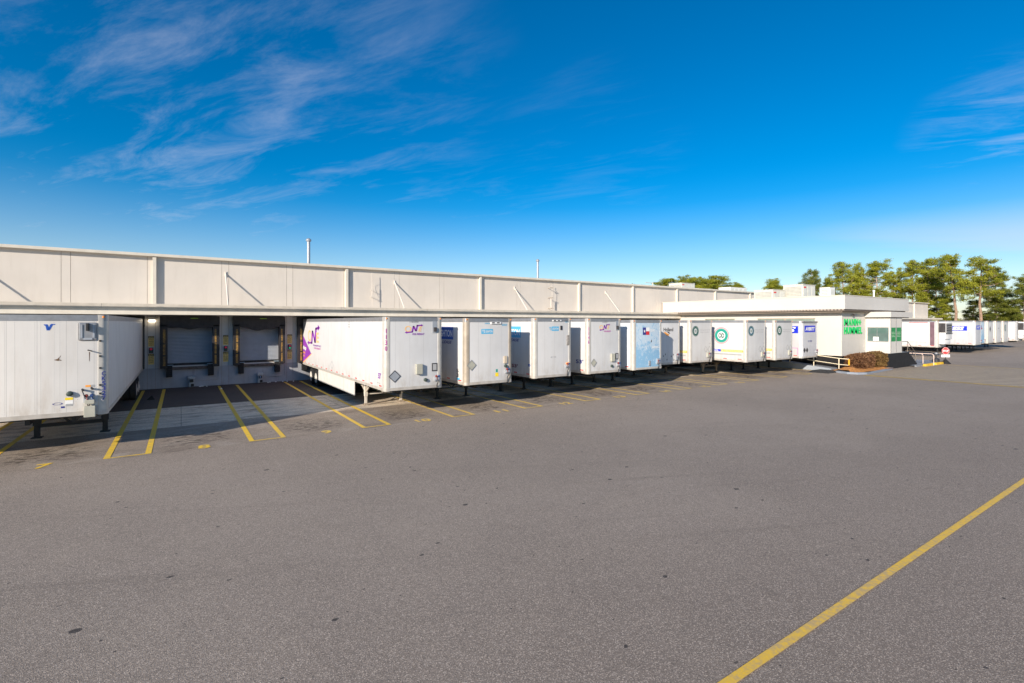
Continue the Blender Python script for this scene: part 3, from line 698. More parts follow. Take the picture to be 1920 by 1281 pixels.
tm = trailer(-8.06, 19.35, 'white trailer parked just outside the left frame edge', BW0, conn=(2.2, 1.6), tape=None)
# --- ONE trailers
def one_front(t_, small):
    def Nn(mb, f):
        put_poly(mb, f, [(1.14,3.46),(1.21,3.46),(1.27,3.72),(1.20,3.72)]); put_poly(mb, f, [(1.20,3.72),(1.27,3.72),(1.38,3.50),(1.30,3.50)])
        put_poly(mb, f, [(1.31,3.50),(1.38,3.50),(1.44,3.76),(1.37,3.76)]); put_poly(mb, f, [(1.38,3.70),(1.38,3.76),(1.60,3.77),(1.60,3.72)])
        put_poly(mb, f, [(1.58,3.69),(1.66,3.745),(1.58,3.80)]); put_poly(mb, f, [(.93,3.42),(.93,3.48),(1.20,3.50),(1.20,3.45)]); put_poly(mb, f, [(.94,3.40),(.85,3.45),(.94,3.51)])
    F(t_, 'logo', PURP, Nn)
    F(t_, 'logo', ORP, lambda mb, f: put_ring(mb, f, 1.0, 3.60, .145, .12, .66))
    txt(t_, 'E', 1.44, 1.62, 3.49, 3.70, ORP, bold=.03, shear=.3)
    txt(t_, 'FOR FREIGHT' if small == 0 else 'FOR FREIGHT', 1.18, 1.72, 3.34, 3.42, PURP if small == 0 else MAGEN, bold=.02, shear=.2)
    txt(t_, 'A TRANSPORT', 1.06, 1.46, 3.86, 3.90, BLK, bold=.0)
t1 = trailer(6.75, 19.1, 'white trailer lettered ONE on its front and long side, alone right of two open doors', BW, skirt=True, leg=mat('pale_leg', (.60,.54,.46), .6, dirt=.3), legstyle='tan', conn=(2.30, 1.47))
one_front(t1, 0)
vent(t1, 2.08, 2.30, 3.42, 3.90); doc_box(t1, 1.32, 1.60, 1.72, 2.14, d=.13); holder(t1, 2.06, 2.30, 1.80, 2.14); socket(t1, 1.76, 1.46); diamond(t1, .42, 1.68)
vtext(t1, '1130', .06, 3.62, .19, MAGEN, .235, .05, off=.016)
def one_side(mb, f):
    put_poly(mb, f, [(15.9,3.1),(13.3,1.92),(15.6,1.30),(15.9,1.30)])
F(t1, 'purple_triangle', PURP, one_side, True)
F(t1, 'orange_edge', ORANGE, lambda mb, f: (put_poly(mb, f, [(13.3,1.92),(13.0,1.95),(15.6,1.22),(15.9,1.24),(15.6,1.30)]), ), True)
txt(t1, 'ship', 15.9, 14.7, 2.02, 2.34, WHITE, True, bold=.04, off=.01); txt(t1, 'ONE', 15.9, 15.0, 1.82, 1.96, ORANGE, True, off=.01); txt(t1, 'DOT', 15.9, 15.1, 1.62, 1.74, ORANGE, True, off=.01)
def one_n(mb, f):
    put_poly(mb, f, [(13.3,2.55),(12.95,2.55),(12.75,3.36),(13.1,3.36)]); put_poly(mb, f, [(13.1,3.36),(12.75,3.36),(12.0,2.65),(12.4,2.65)])
    put_poly(mb, f, [(12.45,2.62),(12.05,2.62),(11.75,3.55),(12.15,3.55)]); put_poly(mb, f, [(12.15,3.40),(12.15,3.55),(11.3,3.62),(11.3,3.48)]); put_poly(mb, f, [(11.5,3.36),(10.95,3.55),(11.5,3.74)])
    put_poly(mb, f, [(14.1,2.52),(14.1,2.64),(13.0,2.66),(13.0,2.54)]); put_poly(mb, f, [(14.0,2.44),(14.4,2.57),(14.0,2.72)])
F(t1, 'logo', PURP, one_n, True)
F(t1, 'logo', ORP, lambda mb, f: put_ring(mb, f, 13.7, 3.02, .5, .36, .66), True)
txt(t1, 'E', 11.9, 11.25, 2.66, 3.26, ORP, True, bold=.03)
txt(t1, 'TRANSPORT', 12.8, 10.7, 2.42, 2.52, PURP, True); txt(t1, 'FOR FREIGHT', 12.5, 10.8, 2.26, 2.36, MAGEN, True)
def dia_s(mb, f): 
    P = [(8.2, 1.36), (7.85, 1.58), (8.2, 1.8), (8.55, 1.58)]
    for i in range(4):
        a, b_ = P[i], P[(i+1) % 4]; k = .88
        q = lambda p: (8.2+(p[0]-8.2)*k, 1.58+(p[1]-1.58)*k)
        put_poly(mb, f, [a, b_, q(b_), q(a)])
F(t1, 'placard_holder', GALV, dia_s, True)
txt(t1, "53'", .75, .42, 1.56, 1.80, PURP, True, bold=.03)
for z in (3.86, 3.74, 3.62): MB().box(-.02, 0, 4.9, 5.0, z, z+.07).build('label_clip', GREYP, t1)
rect(t1, .9, .5, 1.36, 1.39, GREYP, True)

def lessee(t_, s_, lit):
    rect(t_, 3.1, 1.13, 3.08, 3.66, LBLUE if lit else BLUEP, True)  # same panel in sunlit and shaded blues: the light is put into the colour
    txt(t_, 'LEIGHTON', 2.86, 1.20, 3.20, 3.52, WHITE, True, bold=.03, off=.009)
    txt(t_, 'LEASE', 2.25, 1.26, 2.88, 3.02, NAVY, True, bold=.02, shear=.3)
t2 = trailer(10.33, 18.96, 'white trailer with tan corner posts and a grey diamond, second from the side-lettered one', BW2, post=mat('tan_post', (.40,.34,.27), .5, metal=.15, var=.12, dirt=.3), conn=(2.22, 1.60), w_=2.5, zt=4.05)
t2['label'] = 'white trailer with wide tan corner posts and a yellow sticker low on its front'
lessee(t2, '', False)
rect(t2, .82, 1.44, 3.35, 3.57, LBLUE); txt(t2, 'LEIGHTON', 1.04, 1.41, 3.41, 3.51, WHITE, off=.01); txt(t2, 'TJ', .85, 1.0, 3.39, 3.53, WHITE, off=.01)
txt(t2, 'LEIGHTON', 1.0, 1.26, 3.79, 3.85, LBLUE); txt(t2, '30559', 1.92, 2.2, 3.71, 3.79, LBLUE)
lb = MB().box(1.31, 1.84, -.05, 0, 3.80, 3.89).build('light_bar', WHITE, t2); MB().box(1.36, 1.50, -.055, -.05, 3.825, 3.875).box(1.62, 1.76, -.055, -.05, 3.825, 3.875).build('lens', BLK, lb)
diamond(t2, .32, 1.97, .24, .24, OLIVE); doc_box(t2, 2.01, 2.19, 1.98, 2.32, mat('tan_box', (.5,.42,.32), .6), .06); socket(t2, 2.11, 1.86)
rect(t2, 1.56, 1.73, 1.40, 1.57, YEL); rect(t2, 1.59, 1.69, 1.59, 1.73, TEAL)
vtext(t2, '53', .70, 1.78, .17, BLK, .2, .1, off=.008, side=True); rect(t2, .80, .50, 1.28, 1.38, LBLUE, True)
t3 = trailer(14.45, 19.45, 'white trailer, light blue panel on its side and orange coupling on its front', BW2, conn=(2.15, 1.62), w_=2.45)
lessee(t3, '', True)
rect(t3, 1.12, 1.58, 3.44, 3.66, LBLUE); txt(t3, 'LEIGHTON', 1.16, 1.54, 3.50, 3.60, WHITE, off=.01); txt(t3, 'TJ', .95, 1.08, 3.46, 3.64, LBLUE, off=.01)
txt(t3, '30761', 2.0, 2.3, 3.86, 3.96, LBLUE)
lb = MB().box(1.17, 1.72, -.05, 0, 3.93, 4.0).build('light_bar', WHITE, t3); MB().box(1.22, 1.36, -.055, -.05, 3.945, 3.99).box(1.48, 1.62, -.055, -.05, 3.945, 3.99).build('lens', BLK, lb)
MB().box(1.68, 1.80, -.03, 0, 3.48, 3.70).build('permit_holder', BLK, t3, bevel=.01); MB().box(2.1, 2.28, -.012, 0, 2.68, 3.21).build('worn_plate', mat('worn_plate', (.36,.33,.30), .7, var=.3, vscale=9), t3)
MB().box(2.06, 2.26, -.09, 0, 1.66, 1.80).build('coupling', ORANGE, t3, bevel=.02)
txt(t3, '# 10', 1.05, 1.4, 2.06, 2.16, GREYP, bold=0); txt(t3, "53'", 1.95, 1.4, 1.52, 1.70, MAR, True, bold=.03)
F(t3, 'emblem', BLUEP, lambda mb, f: put_ring(mb, f, .40, 1.72, .10, .07, .4), True)
t4 = trailer(18.08, 19.5, 'white trailer lettered ONE in front, its side in shade next to the pale blue trailer', BW, conn=(2.30, 1.48))
one_front(t4, 1); vent(t4, 2.09, 2.31, 3.43, 3.93); doc_box(t4, 1.70, 1.98, 1.70, 2.14); holder(t4, 2.08, 2.30, 1.80, 2.15); socket(t4, 1.78, 1.45); diamond(t4, .43, 1.68, .22, .23, OLIVE)
vtext(t4, '1146', .06, 3.62, .19, MAGEN, .235, .05, off=.016); vtext(t4, '53', .0, 0, .1, PURP) if False else txt(t4, "53'", .95, .35, 1.62, 1.84, NAVY, True, bold=.03)
t5 = trailer(21.72, 19.6, 'pale blue scuffed trailer with a red, white and blue star flag mark', BLW, conn=(2.15, 1.45), rail=ALUL, zt=4.01)
F(t5, 'logo', NAVY, lambda mb, f: put_rect(mb, f, .82, 1.10, 3.13, 3.57)); rect(t5, 1.10, 1.40, 3.13, 3.34, REDP); rect(t5, 1.10, 1.40, 3.35, 3.57, WHITE)
F(t5, 'star', WHITE, lambda mb, f: put_poly(mb, f, [(.96+(.10 if i % 2 == 0 else .042)*math.sin(math.pi*i/5), 3.35+(.11 if i % 2 == 0 else .045)*math.cos(math.pi*i/5)) for i in range(10)], .012))
txt(t5, 'TEXAS', 1.45, 1.85, 3.32, 3.46, WHITE, bold=.02); txt(t5, '68902', 1.6, 2.3, 2.32, 2.46, WHITE, bold=.02)
F(t5, 'scuff', BLK, lambda mb, f: put_poly(mb, f, [(1.52,2.72),(1.60,2.86),(1.63,2.76),(1.56,2.66)]))
MB().box(1.3, 1.45, -.05, 0, 1.3, 1.6).box(2.0, 2.3, -.1, 0, 1.45, 1.7).build('connector_plate', GALV, t5, bevel=.01)
t6 = trailer(25.4, 21.05, 'shorter white trailer marked Holland, set back and half shaded by the pale blue one', body_mat('trailer_pale', (.66,.65,.64)), l=14.1, conn=(2.2, 1.62), zt=4.0)
txt(t6, 'Holland', .80, 1.78, 3.28, 3.52, BLK, bold=.02)
F(t6, 'logo', ORANGE, lambda mb, f: (put_poly(mb, f, [(.82,3.24),(1.0,3.24),(1.3,3.1),(1.2,2.98),(1.1,3.0)]), put_poly(mb, f, [(1.2,3.08),(1.38,3.12),(1.3,2.92)])))
F(t6, 'logo', BLK, lambda mb, f: put_poly(mb, f, [(1.12,3.26),(1.3,3.26),(1.5,3.14),(1.36,3.13),(1.28,3.18)]))
MB().box(2.0, 2.3, -.08, 0, 1.35, 1.75).build('connector_plate', GALV, t6, bevel=.01)
F(t6, 'scuff', BLK, lambda mb, f: [put_poly(mb, f, [(x, z), (x+.06, z+.09), (x+.09, z+.02), (x+.04, z-.05)]) for x, z in ((.75, 1.65), (1.55, 1.6), (1.75, 1.7), (1.1, 1.4), (.95, 1.75), (1.8, 1.35))])

def ring_emblem(t_, ca, cb, ra, rb, m1, m2, side, letters='OD'):
    sgn = -1 if side else 1
    F(t_, 'emblem', m2, lambda mb, f: put_ring(mb, f, ca, cb, ra*1.2, rb*1.2, .88, .006), side)
    F(t_, 'emblem', m1, lambda mb, f: put_ring(mb, f, ca, cb, ra*1.0, rb*1.0, .60, .007), side)
    F(t_, 'emblem', WHITE, lambda mb, f: put_ring(mb, f, ca, cb, ra*.6, rb*.6, 0, .008), side)
    w2 = ra*.46
    txt(t_, letters, ca-sgn*w2, ca+sgn*w2, cb-rb*.36, cb+rb*.36, TEALB, side, .011, .05)
def od(u, v, label, full, ringm, **kw):
    t_ = trailer(u, v, label, BGR, conn=(2.15, 1.55), zt=4.02, **kw)
    ring_emblem(t_, .60, 3.27, .30, .30, ringm, TEALB, False)
    txt(t_, 'Helping the World', 1.08, 2.25, 3.30, 3.38, GREYP, bold=0); txt(t_, 'Keep Promises', 1.12, 2.15, 3.14, 3.22, GREYP, bold=0)
    diamond(t_, 1.74, 1.98, .20, .22, BGR); diamond(t_, 2.18, 1.98, .20, .22, BGR)
    MB().box(1.86, 2.28, -.08, 0, 1.42, 1.78).build('connector_plate', OLIVE, t_, bevel=.01)
    txt(t_, '5328', 2.1, 2.35, 2.36, 2.42, GREYP, bold=0)
    rect(t_, 2.6, 1.94, 1.76, 1.92, ROYAL, True); txt(t_, 'GLOBAL', 3.1, 2.1, 1.78, 1.90, WHITE, True, off=.009)
    rect(t_, 1.92, .24, 1.76, 1.92, GOLD, True); txt(t_, '& TECHNOLOGY', 1.86, .30, 1.79, 1.89, mat('pale_yellow_print', (.8,.72,.45), .5), True, off=.009)
    rect(t_, 2.6, .35, 1.54, 1.64, GREYP, True)
    if full: ring_emblem(t_, 1.9, 2.92, .52, .50, TEAL, mat('pink_grey_print', (.50,.28,.32), .5), True, 'OD')
    return t_
TANLEG = mat('tan_leg', (.30,.24,.18), .7, dirt=.4)
t7 = od(28.85, 20.95, 'white trailer with a green and maroon round emblem, right of the Holland one', False, TEALB, l=14.2, leg=TANLEG, legstyle='vee')
t8 = od(32.56, 19.1, 'white trailer with a large teal round emblem on its sunlit side', True, TEALN, leg=TANLEG, legstyle='vee')
t9 = od(36.25, 19.05, 'white trailer with a small dark green emblem, last before the blue-signed one', False, TEALB)
t10 = trailer(39.9, 18.9, 'greyish trailer with a blue AVERITT sign, nearest the office wall', body_mat('trailer_silver', (.50,.50,.52), seams=(.4,.61,.006,.15)), post=mat('white_post', (.60,.60,.61), .4), conn=(2.3, 1.55), zt=3.98)
rect(t10, .40, 2.12, 3.10, 3.62, ROYAL); txt(t10, 'AVERITT', .52, 2.02, 3.22, 3.50, WHITE, off=.01, bold=.05, shear=.25)
txt(t10, '51700', .95, 1.6, 2.32, 2.46, NAVY); diamond(t10, .39, 1.70, .19, .21, DARKGR, False); diamond(t10, .79, 1.70, .19, .21, DARKGR, False)
rect(t10, 5.2, .28, 3.03, 3.58, ROYAL, True); txt(t10, 'EXPRESS', 4.9, .45, 3.10, 3.52, WHITE, True, .01, .04, .25)
MB().box(.05, 2.5, -.07, -.0, 3.86, 3.95).build('front_visor', ALU, t10)
F(t10, 'panel_outline', MAGEN, lambda mb, f: (put_rect(mb, f, 1.5, .3, 1.85, 1.88), put_rect(mb, f, .33, .30, 1.35, 1.88)), True)

# --- far row
FG = 'trailers parked in the far row beyond the office'
def reefer(t_, w_=2.6):
    r_ = MB().box(.25, w_-.25, -.62, -.012, 2.0, 3.95).box(.3, w_-.3, -.5, -.012, 1.45, 2.0).build('cooling_unit', WHITE, t_, bevel=.08, smooth_=True)
    MB().box(.38, w_-.38, -.65, -.62, 2.75, 3.75).build('grille', DARKGR, r_)
    MB().box(.235, .249, -.60, -.03, 2.75, 3.8).build('side_grille', DARKGR, r_)
    mb = MB()
    for k in range(4): mb.bar((.4, -.67, 2.86+k*.25), (w_-.4, -.67, 2.92+k*.25), .03, 6)
    mb.build('louvre', GREYP, r_); MB().box(.25, w_-.25, -.70, -.6, 2.62, 2.70).build('trim', BLK, r_)
f1 = trailer(69.6, 18.6, 'big white refrigerated trailer with a dark vertical corner stripe, behind the low railings', BW, w_=2.6, group=FG)
reefer(f1)
F(f1, 'corner_stripe', BROWNSTRIPE, lambda mb, f: put_rect(mb, f, .70, .30, 1.3, 3.95), True)
vtext(f1, 'PRIME', .55, 3.7, .28, WHITE, .34, .14, .009, 'lettering', True) if False else None
txt(f1, 'SAFETY', 9.4, 8.2, 2.9, 3.0, BLK, True); txt(f1, 'FIRST FLEET', 9.6, 7.6, 2.68, 2.76, GREYP, True) if False else rect(f1, 9.5, 7.7, 2.66, 2.72, GREYP, True)
F(f1, 'graphic', NAVY, lambda mb, f: (put_poly(mb, f, [(9.3,2.0),(9.3,2.2),(8.8,2.4),(8.2,2.2),(8.2,2.0)]), put_rect(mb, f, 7.8, 7.1, 2.0, 2.25)), True)
rect(f1, 10, 1.0, 1.62, 1.66, GREYP, True); rect(f1, 2.6, .9, 3.86, 3.93, TAPE_R, True)
f2 = trailer(80.7, 18.0, 'silver trailer with a wide blue EXPRESS panel on its side', MATS['trailer_silver'], post=mat('white_post'), group=FG)
rect(f2, 4.4, .75, 2.85, 3.42, ROYAL, True); txt(f2, 'EXPRESS', 3.85, 1.02, 2.92, 3.36, WHITE, True, .01, .05, .25)
rect(f2, .5, 2.1, 3.0, 3.5, ROYAL); txt(f2, 'AVERITT', .65, 1.95, 3.12, 3.4, WHITE, off=.01)
f3 = trailer(84.6, 18.5, 'pale blue scuffed trailer in the far row', BLW, group=FG)
rect(f3, .8, 1.1, 3.0, 3.5, NAVY); rect(f3, 1.1, 1.4, 3.0, 3.2, REDP)
f4 = trailer(88.6, 18.5, 'white trailer just right of the far pale blue one', BW2, group=FG); diamond(f4, 1.0, 3.0, .3, .4, DARKGR)
f5 = trailer(92.6, 18.5, 'plain white trailer with a small grey mark high on its front, far row', BW, group=FG); rect(f5, .9, 1.5, 3.0, 3.15, GREYP)
f6 = trailer(96.4, 18.5, 'white trailer with a dark oval emblem, right end of the close-packed far row', BGR, group=FG); ring_emblem(f6, .8, 3.1, .3, .4, TEALB, TEALB, False)
f7 = trailer(104.3, 18.5, 'white refrigerated trailer with a black grille at the right frame edge', BW, w_=2.6, group=FG, post=ALU)
reefer(f7)

# wheel chock, litter on the dock pavement
ck = MB().prism([(-1.42, 30.3, .006), (-1.08, 30.3, .006), (-1.2, 30.3, .22)], (0, .2, 0)).build('wheel_chock', RUB)
tag(ck, 'black rubber wheel chock lying between yellow lines beside the leftmost trailer', 'wheel chock')
spots_ = [(4.62, 34.7), (4.75, 34.85), (5.1, 34.9), (5.5, 34.8), (.95, 34.8), (1.1, 34.9), (1.3, 34.75), (1.02, 34.95), (5.75, 34.75), (1.95, 33.0), (6.1, 34.6)]
for i, (x, y) in enumerate(spots_):
    mb = MB(); r = .05+.03*random.random()
    mb.add([(x-r, y-r*.6, .012), (x+r, y-r*.5, .012), (x+r*.8, y+r*.7, .014), (x-r*.7, y+r*.6, .012), (x, y, .07)], [(0,1,4),(1,2,4),(2,3,4),(3,0,4),(3,2,1,0)])
    tag(mb.build('paper_scrap', WHITE), 'small white paper scrap littering the pavement at the dock wall foot', 'litter', 'paper scraps at the dock wall')

# ---------------------------------------------------------------- office
UW = 44.4; V1 = 17.95; V2 = 16.18; U2 = 48.95; U3 = 51.5; FZ = 1.14
UR = 55.6
of = thing('office_building', (UW, V1, 0), 'cream single-storey office block with flat overhanging roof and green company letters', 'office')
def P(mb_fn, name, m, **kw):
    return mb_fn.build(name, m, of, **kw)
def lb_(x0, x1, y0, y1, z0, z1): return (x0-UW, x1-UW, y0-V1, y1-V1, z0, z1)
P(MB().box(*lb_(UW, UR, V1, 35.1, FZ, 5.1)), 'wall', mat('office_brick', (.60, .565, .51), .75, var=.03, vscale=.8, dirt=.08, dirtcol=(.5,.42,.34), bump=.12, bscale=18))
P(MB().box(*lb_(UW+.35, UR, V1+.3, 35.1, 0, FZ)), 'plinth', BLACKP)
# fascia with overhang
UF = 43.46; VF = 17.35; UFR = 56.9
P(MB().box(*lb_(UF, UFR, VF, 35.0, 4.93, 6.02)), 'fascia', OFFF, bevel=.01)
P(MB().box(*lb_(UF-.03, UFR+.03, VF-.03, 35.02, 6.0, 6.06)), 'roof_edge', COP)
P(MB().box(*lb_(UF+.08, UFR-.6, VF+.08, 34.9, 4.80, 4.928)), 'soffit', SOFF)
P(MB().box(*lb_(UF+.25, UFR-.8, VF+.3, 34.9, 4.70, 4.80)), 'roof_trim', mat('trim_tan', (.42,.34,.27), .8))
mb = MB(); y = VF+.1
while y < 34.8: mb.box(*lb_(UF+.02, UF+.1, y, y+.12, 4.83, 4.93)); y += .26
P(mb, 'dentil_course', mat('trim_tan'))
P(MB().box(*lb_(UF+.3, UFR-.3, VF+.4, 34.9, 6.055, 6.08)), 'roof', mat('roof_membrane'))
# windows in the left wall, partly above the trailers
for y0_, y1_ in ((27.25, 30.4), (20.0, 24.9), (22.35, 22.5)):
    if y1_-y0_ < .3: continue
    wn = MB().box(*lb_(UW-.02, UW+.01, y0_, y1_, 2.6, 4.22)).build('window', mat('dull_glass', (.24,.29,.24), .25, var=.1), of)
    MB().box(*lb_(UW-.05, UW-.021, y0_-.06, y1_+.06, 4.18, 4.24)).box(*lb_(UW-.05, UW-.021, (y0_+y1_)/2-.09, (y0_+y1_)/2+.09, 2.6, 4.17)).box(*lb_(UW-.05, UW-.021, y0_-.06, y1_+.06, 2.54, 2.6)).build('frame', mat('frame_tan', (.38,.31,.24), .6), wn)
# vestibule
P(MB().box(*lb_(U2, U3, V2, V1+.1, FZ+.15, 2.27)).box(*lb_(U2, U3, V2, V1+.1, 3.44, 4.31)).box(*lb_(U2+.04, U3-.04, V2+.04, V1+.1, 2.25, 3.46)).box(*lb_(U2, U2+.12, V2, V2+.12, 2.27, 3.44)).box(*lb_(U2, U2+.12, V1-.12, V1+.1, 2.27, 3.44)), 'vestibule_wall', OFF)
P(MB().box(*lb_(U2-.28, U3+2.0, V2-.14, V1+.2, 4.31, 4.76)), 'vestibule_roof', OFFF, bevel=.01)
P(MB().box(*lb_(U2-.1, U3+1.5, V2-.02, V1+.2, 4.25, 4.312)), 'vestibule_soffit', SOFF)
wn = MB().box(*lb_(U2+.02, U2+.05, V2+.14, V1-.14, 2.27, 3.44)).build('window', GLASS, of)
MB().box(*lb_(U2-.01, U2+.03, V2+.12, V1-.12, 3.40, 3.46)).box(*lb_(U2-.02, U2+.03, V2+.12, V1-.12, 2.25, 2.30)).box(*lb_(U2-.01, U2+.03, V2+.92, V2+.95, 2.30, 3.40)).build('frame', ALU, wn)
MB().box(*lb_(U2+.0, U2+.02, V1-.95, V1-.55, 2.31, 2.65)).build('paper_notice', WHITE, wn)
for a, b_ in ((U2+.14, U2+1.18), (U2+1.32, U2+2.42)):
    pn = MB().box(*lb_(a, b_, V2+.005, V2+.038, 2.27, 3.44)).build('green_window_panel', GREENP, of)
    MB().box(*lb_(a-.02, a+.02, V2-.02, V2+.004, FZ+.2, 4.25)).box(*lb_(b_-.02, b_+.02, V2-.02, V2+.004, FZ+.2, 4.25)).build('frame', ALU, pn)
    mb = MB()
    for k, z in enumerate((2.66, 2.78, 2.92, 3.03)): mb.box(*lb_(a+.18, b_-.18-.1*(k % 2), V2+.0, V2+.004, z, z+.04))
    mb.build('notice_print', mat('pale_green_print', (.45,.62,.42), .5), pn)
# inside wall return right of the vestibule
P(MB().box(*lb_(U3+.001, UFR-.8, V1+.3, V1+.5, FZ, 4.25)), 'rear_wall_return', OFF)
# company letters
sg = thing('sign', (UW+.45, V1, 3.0), 'two rows of big green MANN+HUMMEL letters on the office wall', 'sign')
for word, z0_, z1_, a_, wd_ in (('MANN+', .62, 1.16, -.13, .64), ('HUMMEL', -.07, .49, -.13, .57)):
    mb = MB(); x = a_
    for ch in word:
        w3 = wd_*{'M': 1.25, 'E': .85, 'L': .8, '+': .85}.get(ch, 1.0)
        if ch == '+': mb.box(x+.05, x+w3-.05, -.06, -.0, z0_+.22, z0_+.33).box(x+w3/2-.06, x+w3/2+.06, -.062, -.0, z0_+.05, z1_-.05)
        else: put_text(mb, FRONT(), ch, x, x+w3-.12, z0_, z1_, .045, bold=.028, ext=.02)
        x += w3
    mb.build('lettering', GREEN, sg)
wl = thing('wall_lamp', (46.2, V1, 4.42), 'tiny dark floodlight high on the office wall above the green letters', 'lamp')
MB().box(-.1, .1, -.25, -.1, 0, .14).build('head', DARKGR, wl, bevel=.02); MB().bar((0, -.1, .05), (0, 0, .1), .02, 6).build('bracket', DARKGR, wl)
# base under vestibule, landing and stairs
stt = thing('staircase', (U2, V2, 0), 'black-painted concrete landing and steps descending right from the office door', 'stairs')
MB().box(-.35, 4.2, -.02, 1.75, 0, 1.275).build('landing', BLACKP, stt)
mb = MB()
for k in range(7): mb.box(4.2+.30*k, 4.2+.30*(k+1), -.02, 1.75, 0, 1.275-.168*(k+1))
mb.build('steps', BLACKP, stt)
MB().box(-.05, 4.2, .0, 1.7, 1.276, 1.285).build('landing_surface', CURB, stt)
def handrail(name, label, pts, posts, m=RAILY, r=.028, mid=None, grp='tubular handrails by the office', extra=None):
    t_ = thing(name, (posts[0][0], posts[0][1], posts[0][2]), label, 'handrail', grp); o = Vector(posts[0][:3])
    mb = MB()
    for a, b_ in zip(pts, pts[1:]): mb.bar(Vector(a)-o, Vector(b_)-o, r, 8)
    mb.build('top_rail', m, t_, smooth_=True)
    if mid:
        mb = MB()
        for a, b_ in zip(mid, mid[1:]): mb.bar(Vector(a)-o, Vector(b_)-o, r*.85, 8)
        mb.build('mid_rail', m, t_, smooth_=True)
    for x, y, z, h in posts: MB().bar(Vector((x, y, z))-o, Vector((x, y, z+h))-o, r, 8).build('post', m, t_, smooth_=True)
    return t_
DKR = mat('dark_rail_paint', (.20,.17,.14), .5)
for vv, nm in ((V2+.12, 'dark sloping handrail on the near edge of the black steps'), (V2+1.6, 'dark sloping handrail on the far edge of the black steps')):
    a = U2+2.75; b_ = U2+4.2; c_ = U2+6.1
    handrail('handrail', nm, [(a, vv, 2.2), (b_, vv, 2.2), (c_, vv, 1.15)], [(c_, vv, 0, 1.15), (b_, vv, 1.28, .92)], DKR, .026, [(a, vv, 1.75), (b_, vv, 1.75), (c_, vv, .72)])
handrail('handrail', 'short cream tubular railing left of the stop sign, nearer of two', [(56.15, 18.2, 1.03), (56.15, 15.4, 1.03), (56.15, 15.3, .9)], [(56.15, 15.3, 0, .92), (56.15, 18.2, 0, 1.03)], mat('pink_cream_rail', (.72,.56,.48), .6), .03)
handrail('handrail', 'short cream tubular railing ending nearer the black steps, farther of two', [(56.6, 19.2, .98), (56.6, 16.3, .98), (56.6, 16.2, .86)], [(56.6, 16.2, 0, .88), (56.6, 19.2, 0, .98)], mat('pink_cream_rail'), .03)
# pavement slab beyond the stairs, painted kerbs
sheet('pavement', 53, 62, 15.75, 24, .10, CURB)
tag(MB().box(53.0, 58.6, 15.6, 15.75, 0, .12).build('pavement_kerb', CURB), kind='structure')
for x0_, x1_, nm in ((54.3, 56.2, 'yellow-painted kerb stop at the foot of the black steps'), (57.0, 58.9, 'yellow-painted kerb stop beside the stop sign')):
    k_ = MB().prism([(x0_, 15.3, .0), (x0_, 15.58, .0), (x0_, 15.53, .2), (x0_, 15.35, .2)], (x1_-x0_, 0, 0)).build('kerb_stop', CURBY, bevel=.02)
    tag(k_, nm, 'kerb stop', 'yellow kerb stops')
# smoker's post
am = thing('ash_bin', (59.75, 16.1, .0), 'black cylindrical ash bin with a slim neck standing behind the yellow kerb', 'ash bin')
MB().lathe([(.02, .0), (.28, .0), (.28, .06), (.27, .36), (.2, .44), (.06, .48), (.05, .82), (.085, .86), (.085, .98), (.0, 1.0)], n=18).build('body', mat('ash_black', (.04,.04,.045), .35), am, smooth_=True)
MB().lathe([(.10, .84), (.12, .88), (.12, .96), (.06, 1.0)], n=14).build('cap', GALV, am, smooth_=True)
# stop sign on rubber base
ss = thing('stop_sign', (59.3, 15.3, 0), 'portable red octagonal STOP sign with a white plate on a black rubber base', 'stop sign')
ss.rotation_euler = (0, 0, R(-38))
MB().lathe([(.40, 0), (.40, .05), (.12, .36), (.09, .42), (.0, .42)], n=8).build('base', RUB, ss)
MB().bar((0, 0, .4), (0, 0, 1.0), .035, 8).build('post', STEEL, ss)
oc = MB().prism([(.33*math.cos(R(22.5+45*i))/math.cos(R(22.5))*1.0, -.03, 1.20+.33*math.sin(R(22.5+45*i))/math.cos(R(22.5))) for i in range(8)], (0, .02, 0)).build('octagon', REDP, ss)
mb = MB(); put_text(mb, FRONT(-.03), 'STOP', -.25, .25, 1.10, 1.31, .005, .04); mb.build('lettering', WHITE, oc)
def oct_ring(mb, f):
    P_ = [(.31*math.cos(R(22.5+45*i)), .31*math.sin(R(22.5+45*i))) for i in range(8)]
    for i in range(8):
        a, b_ = P_[i], P_[(i+1) % 8]; put_poly(mb, f, [(a[0]*1.08, 1.2+a[1]*1.08), (b_[0]*1.08, 1.2+b_[1]*1.08), (b_[0], 1.2+b_[1]), (a[0], 1.2+a[1])], .004)
mb = MB(); oct_ring(mb, FRONT(-.03)); mb.build('border', WHITE, oc)
pl_ = MB().box(-.38, .38, -.03, -.01, .62, .86).build('plate', WHITE, ss)

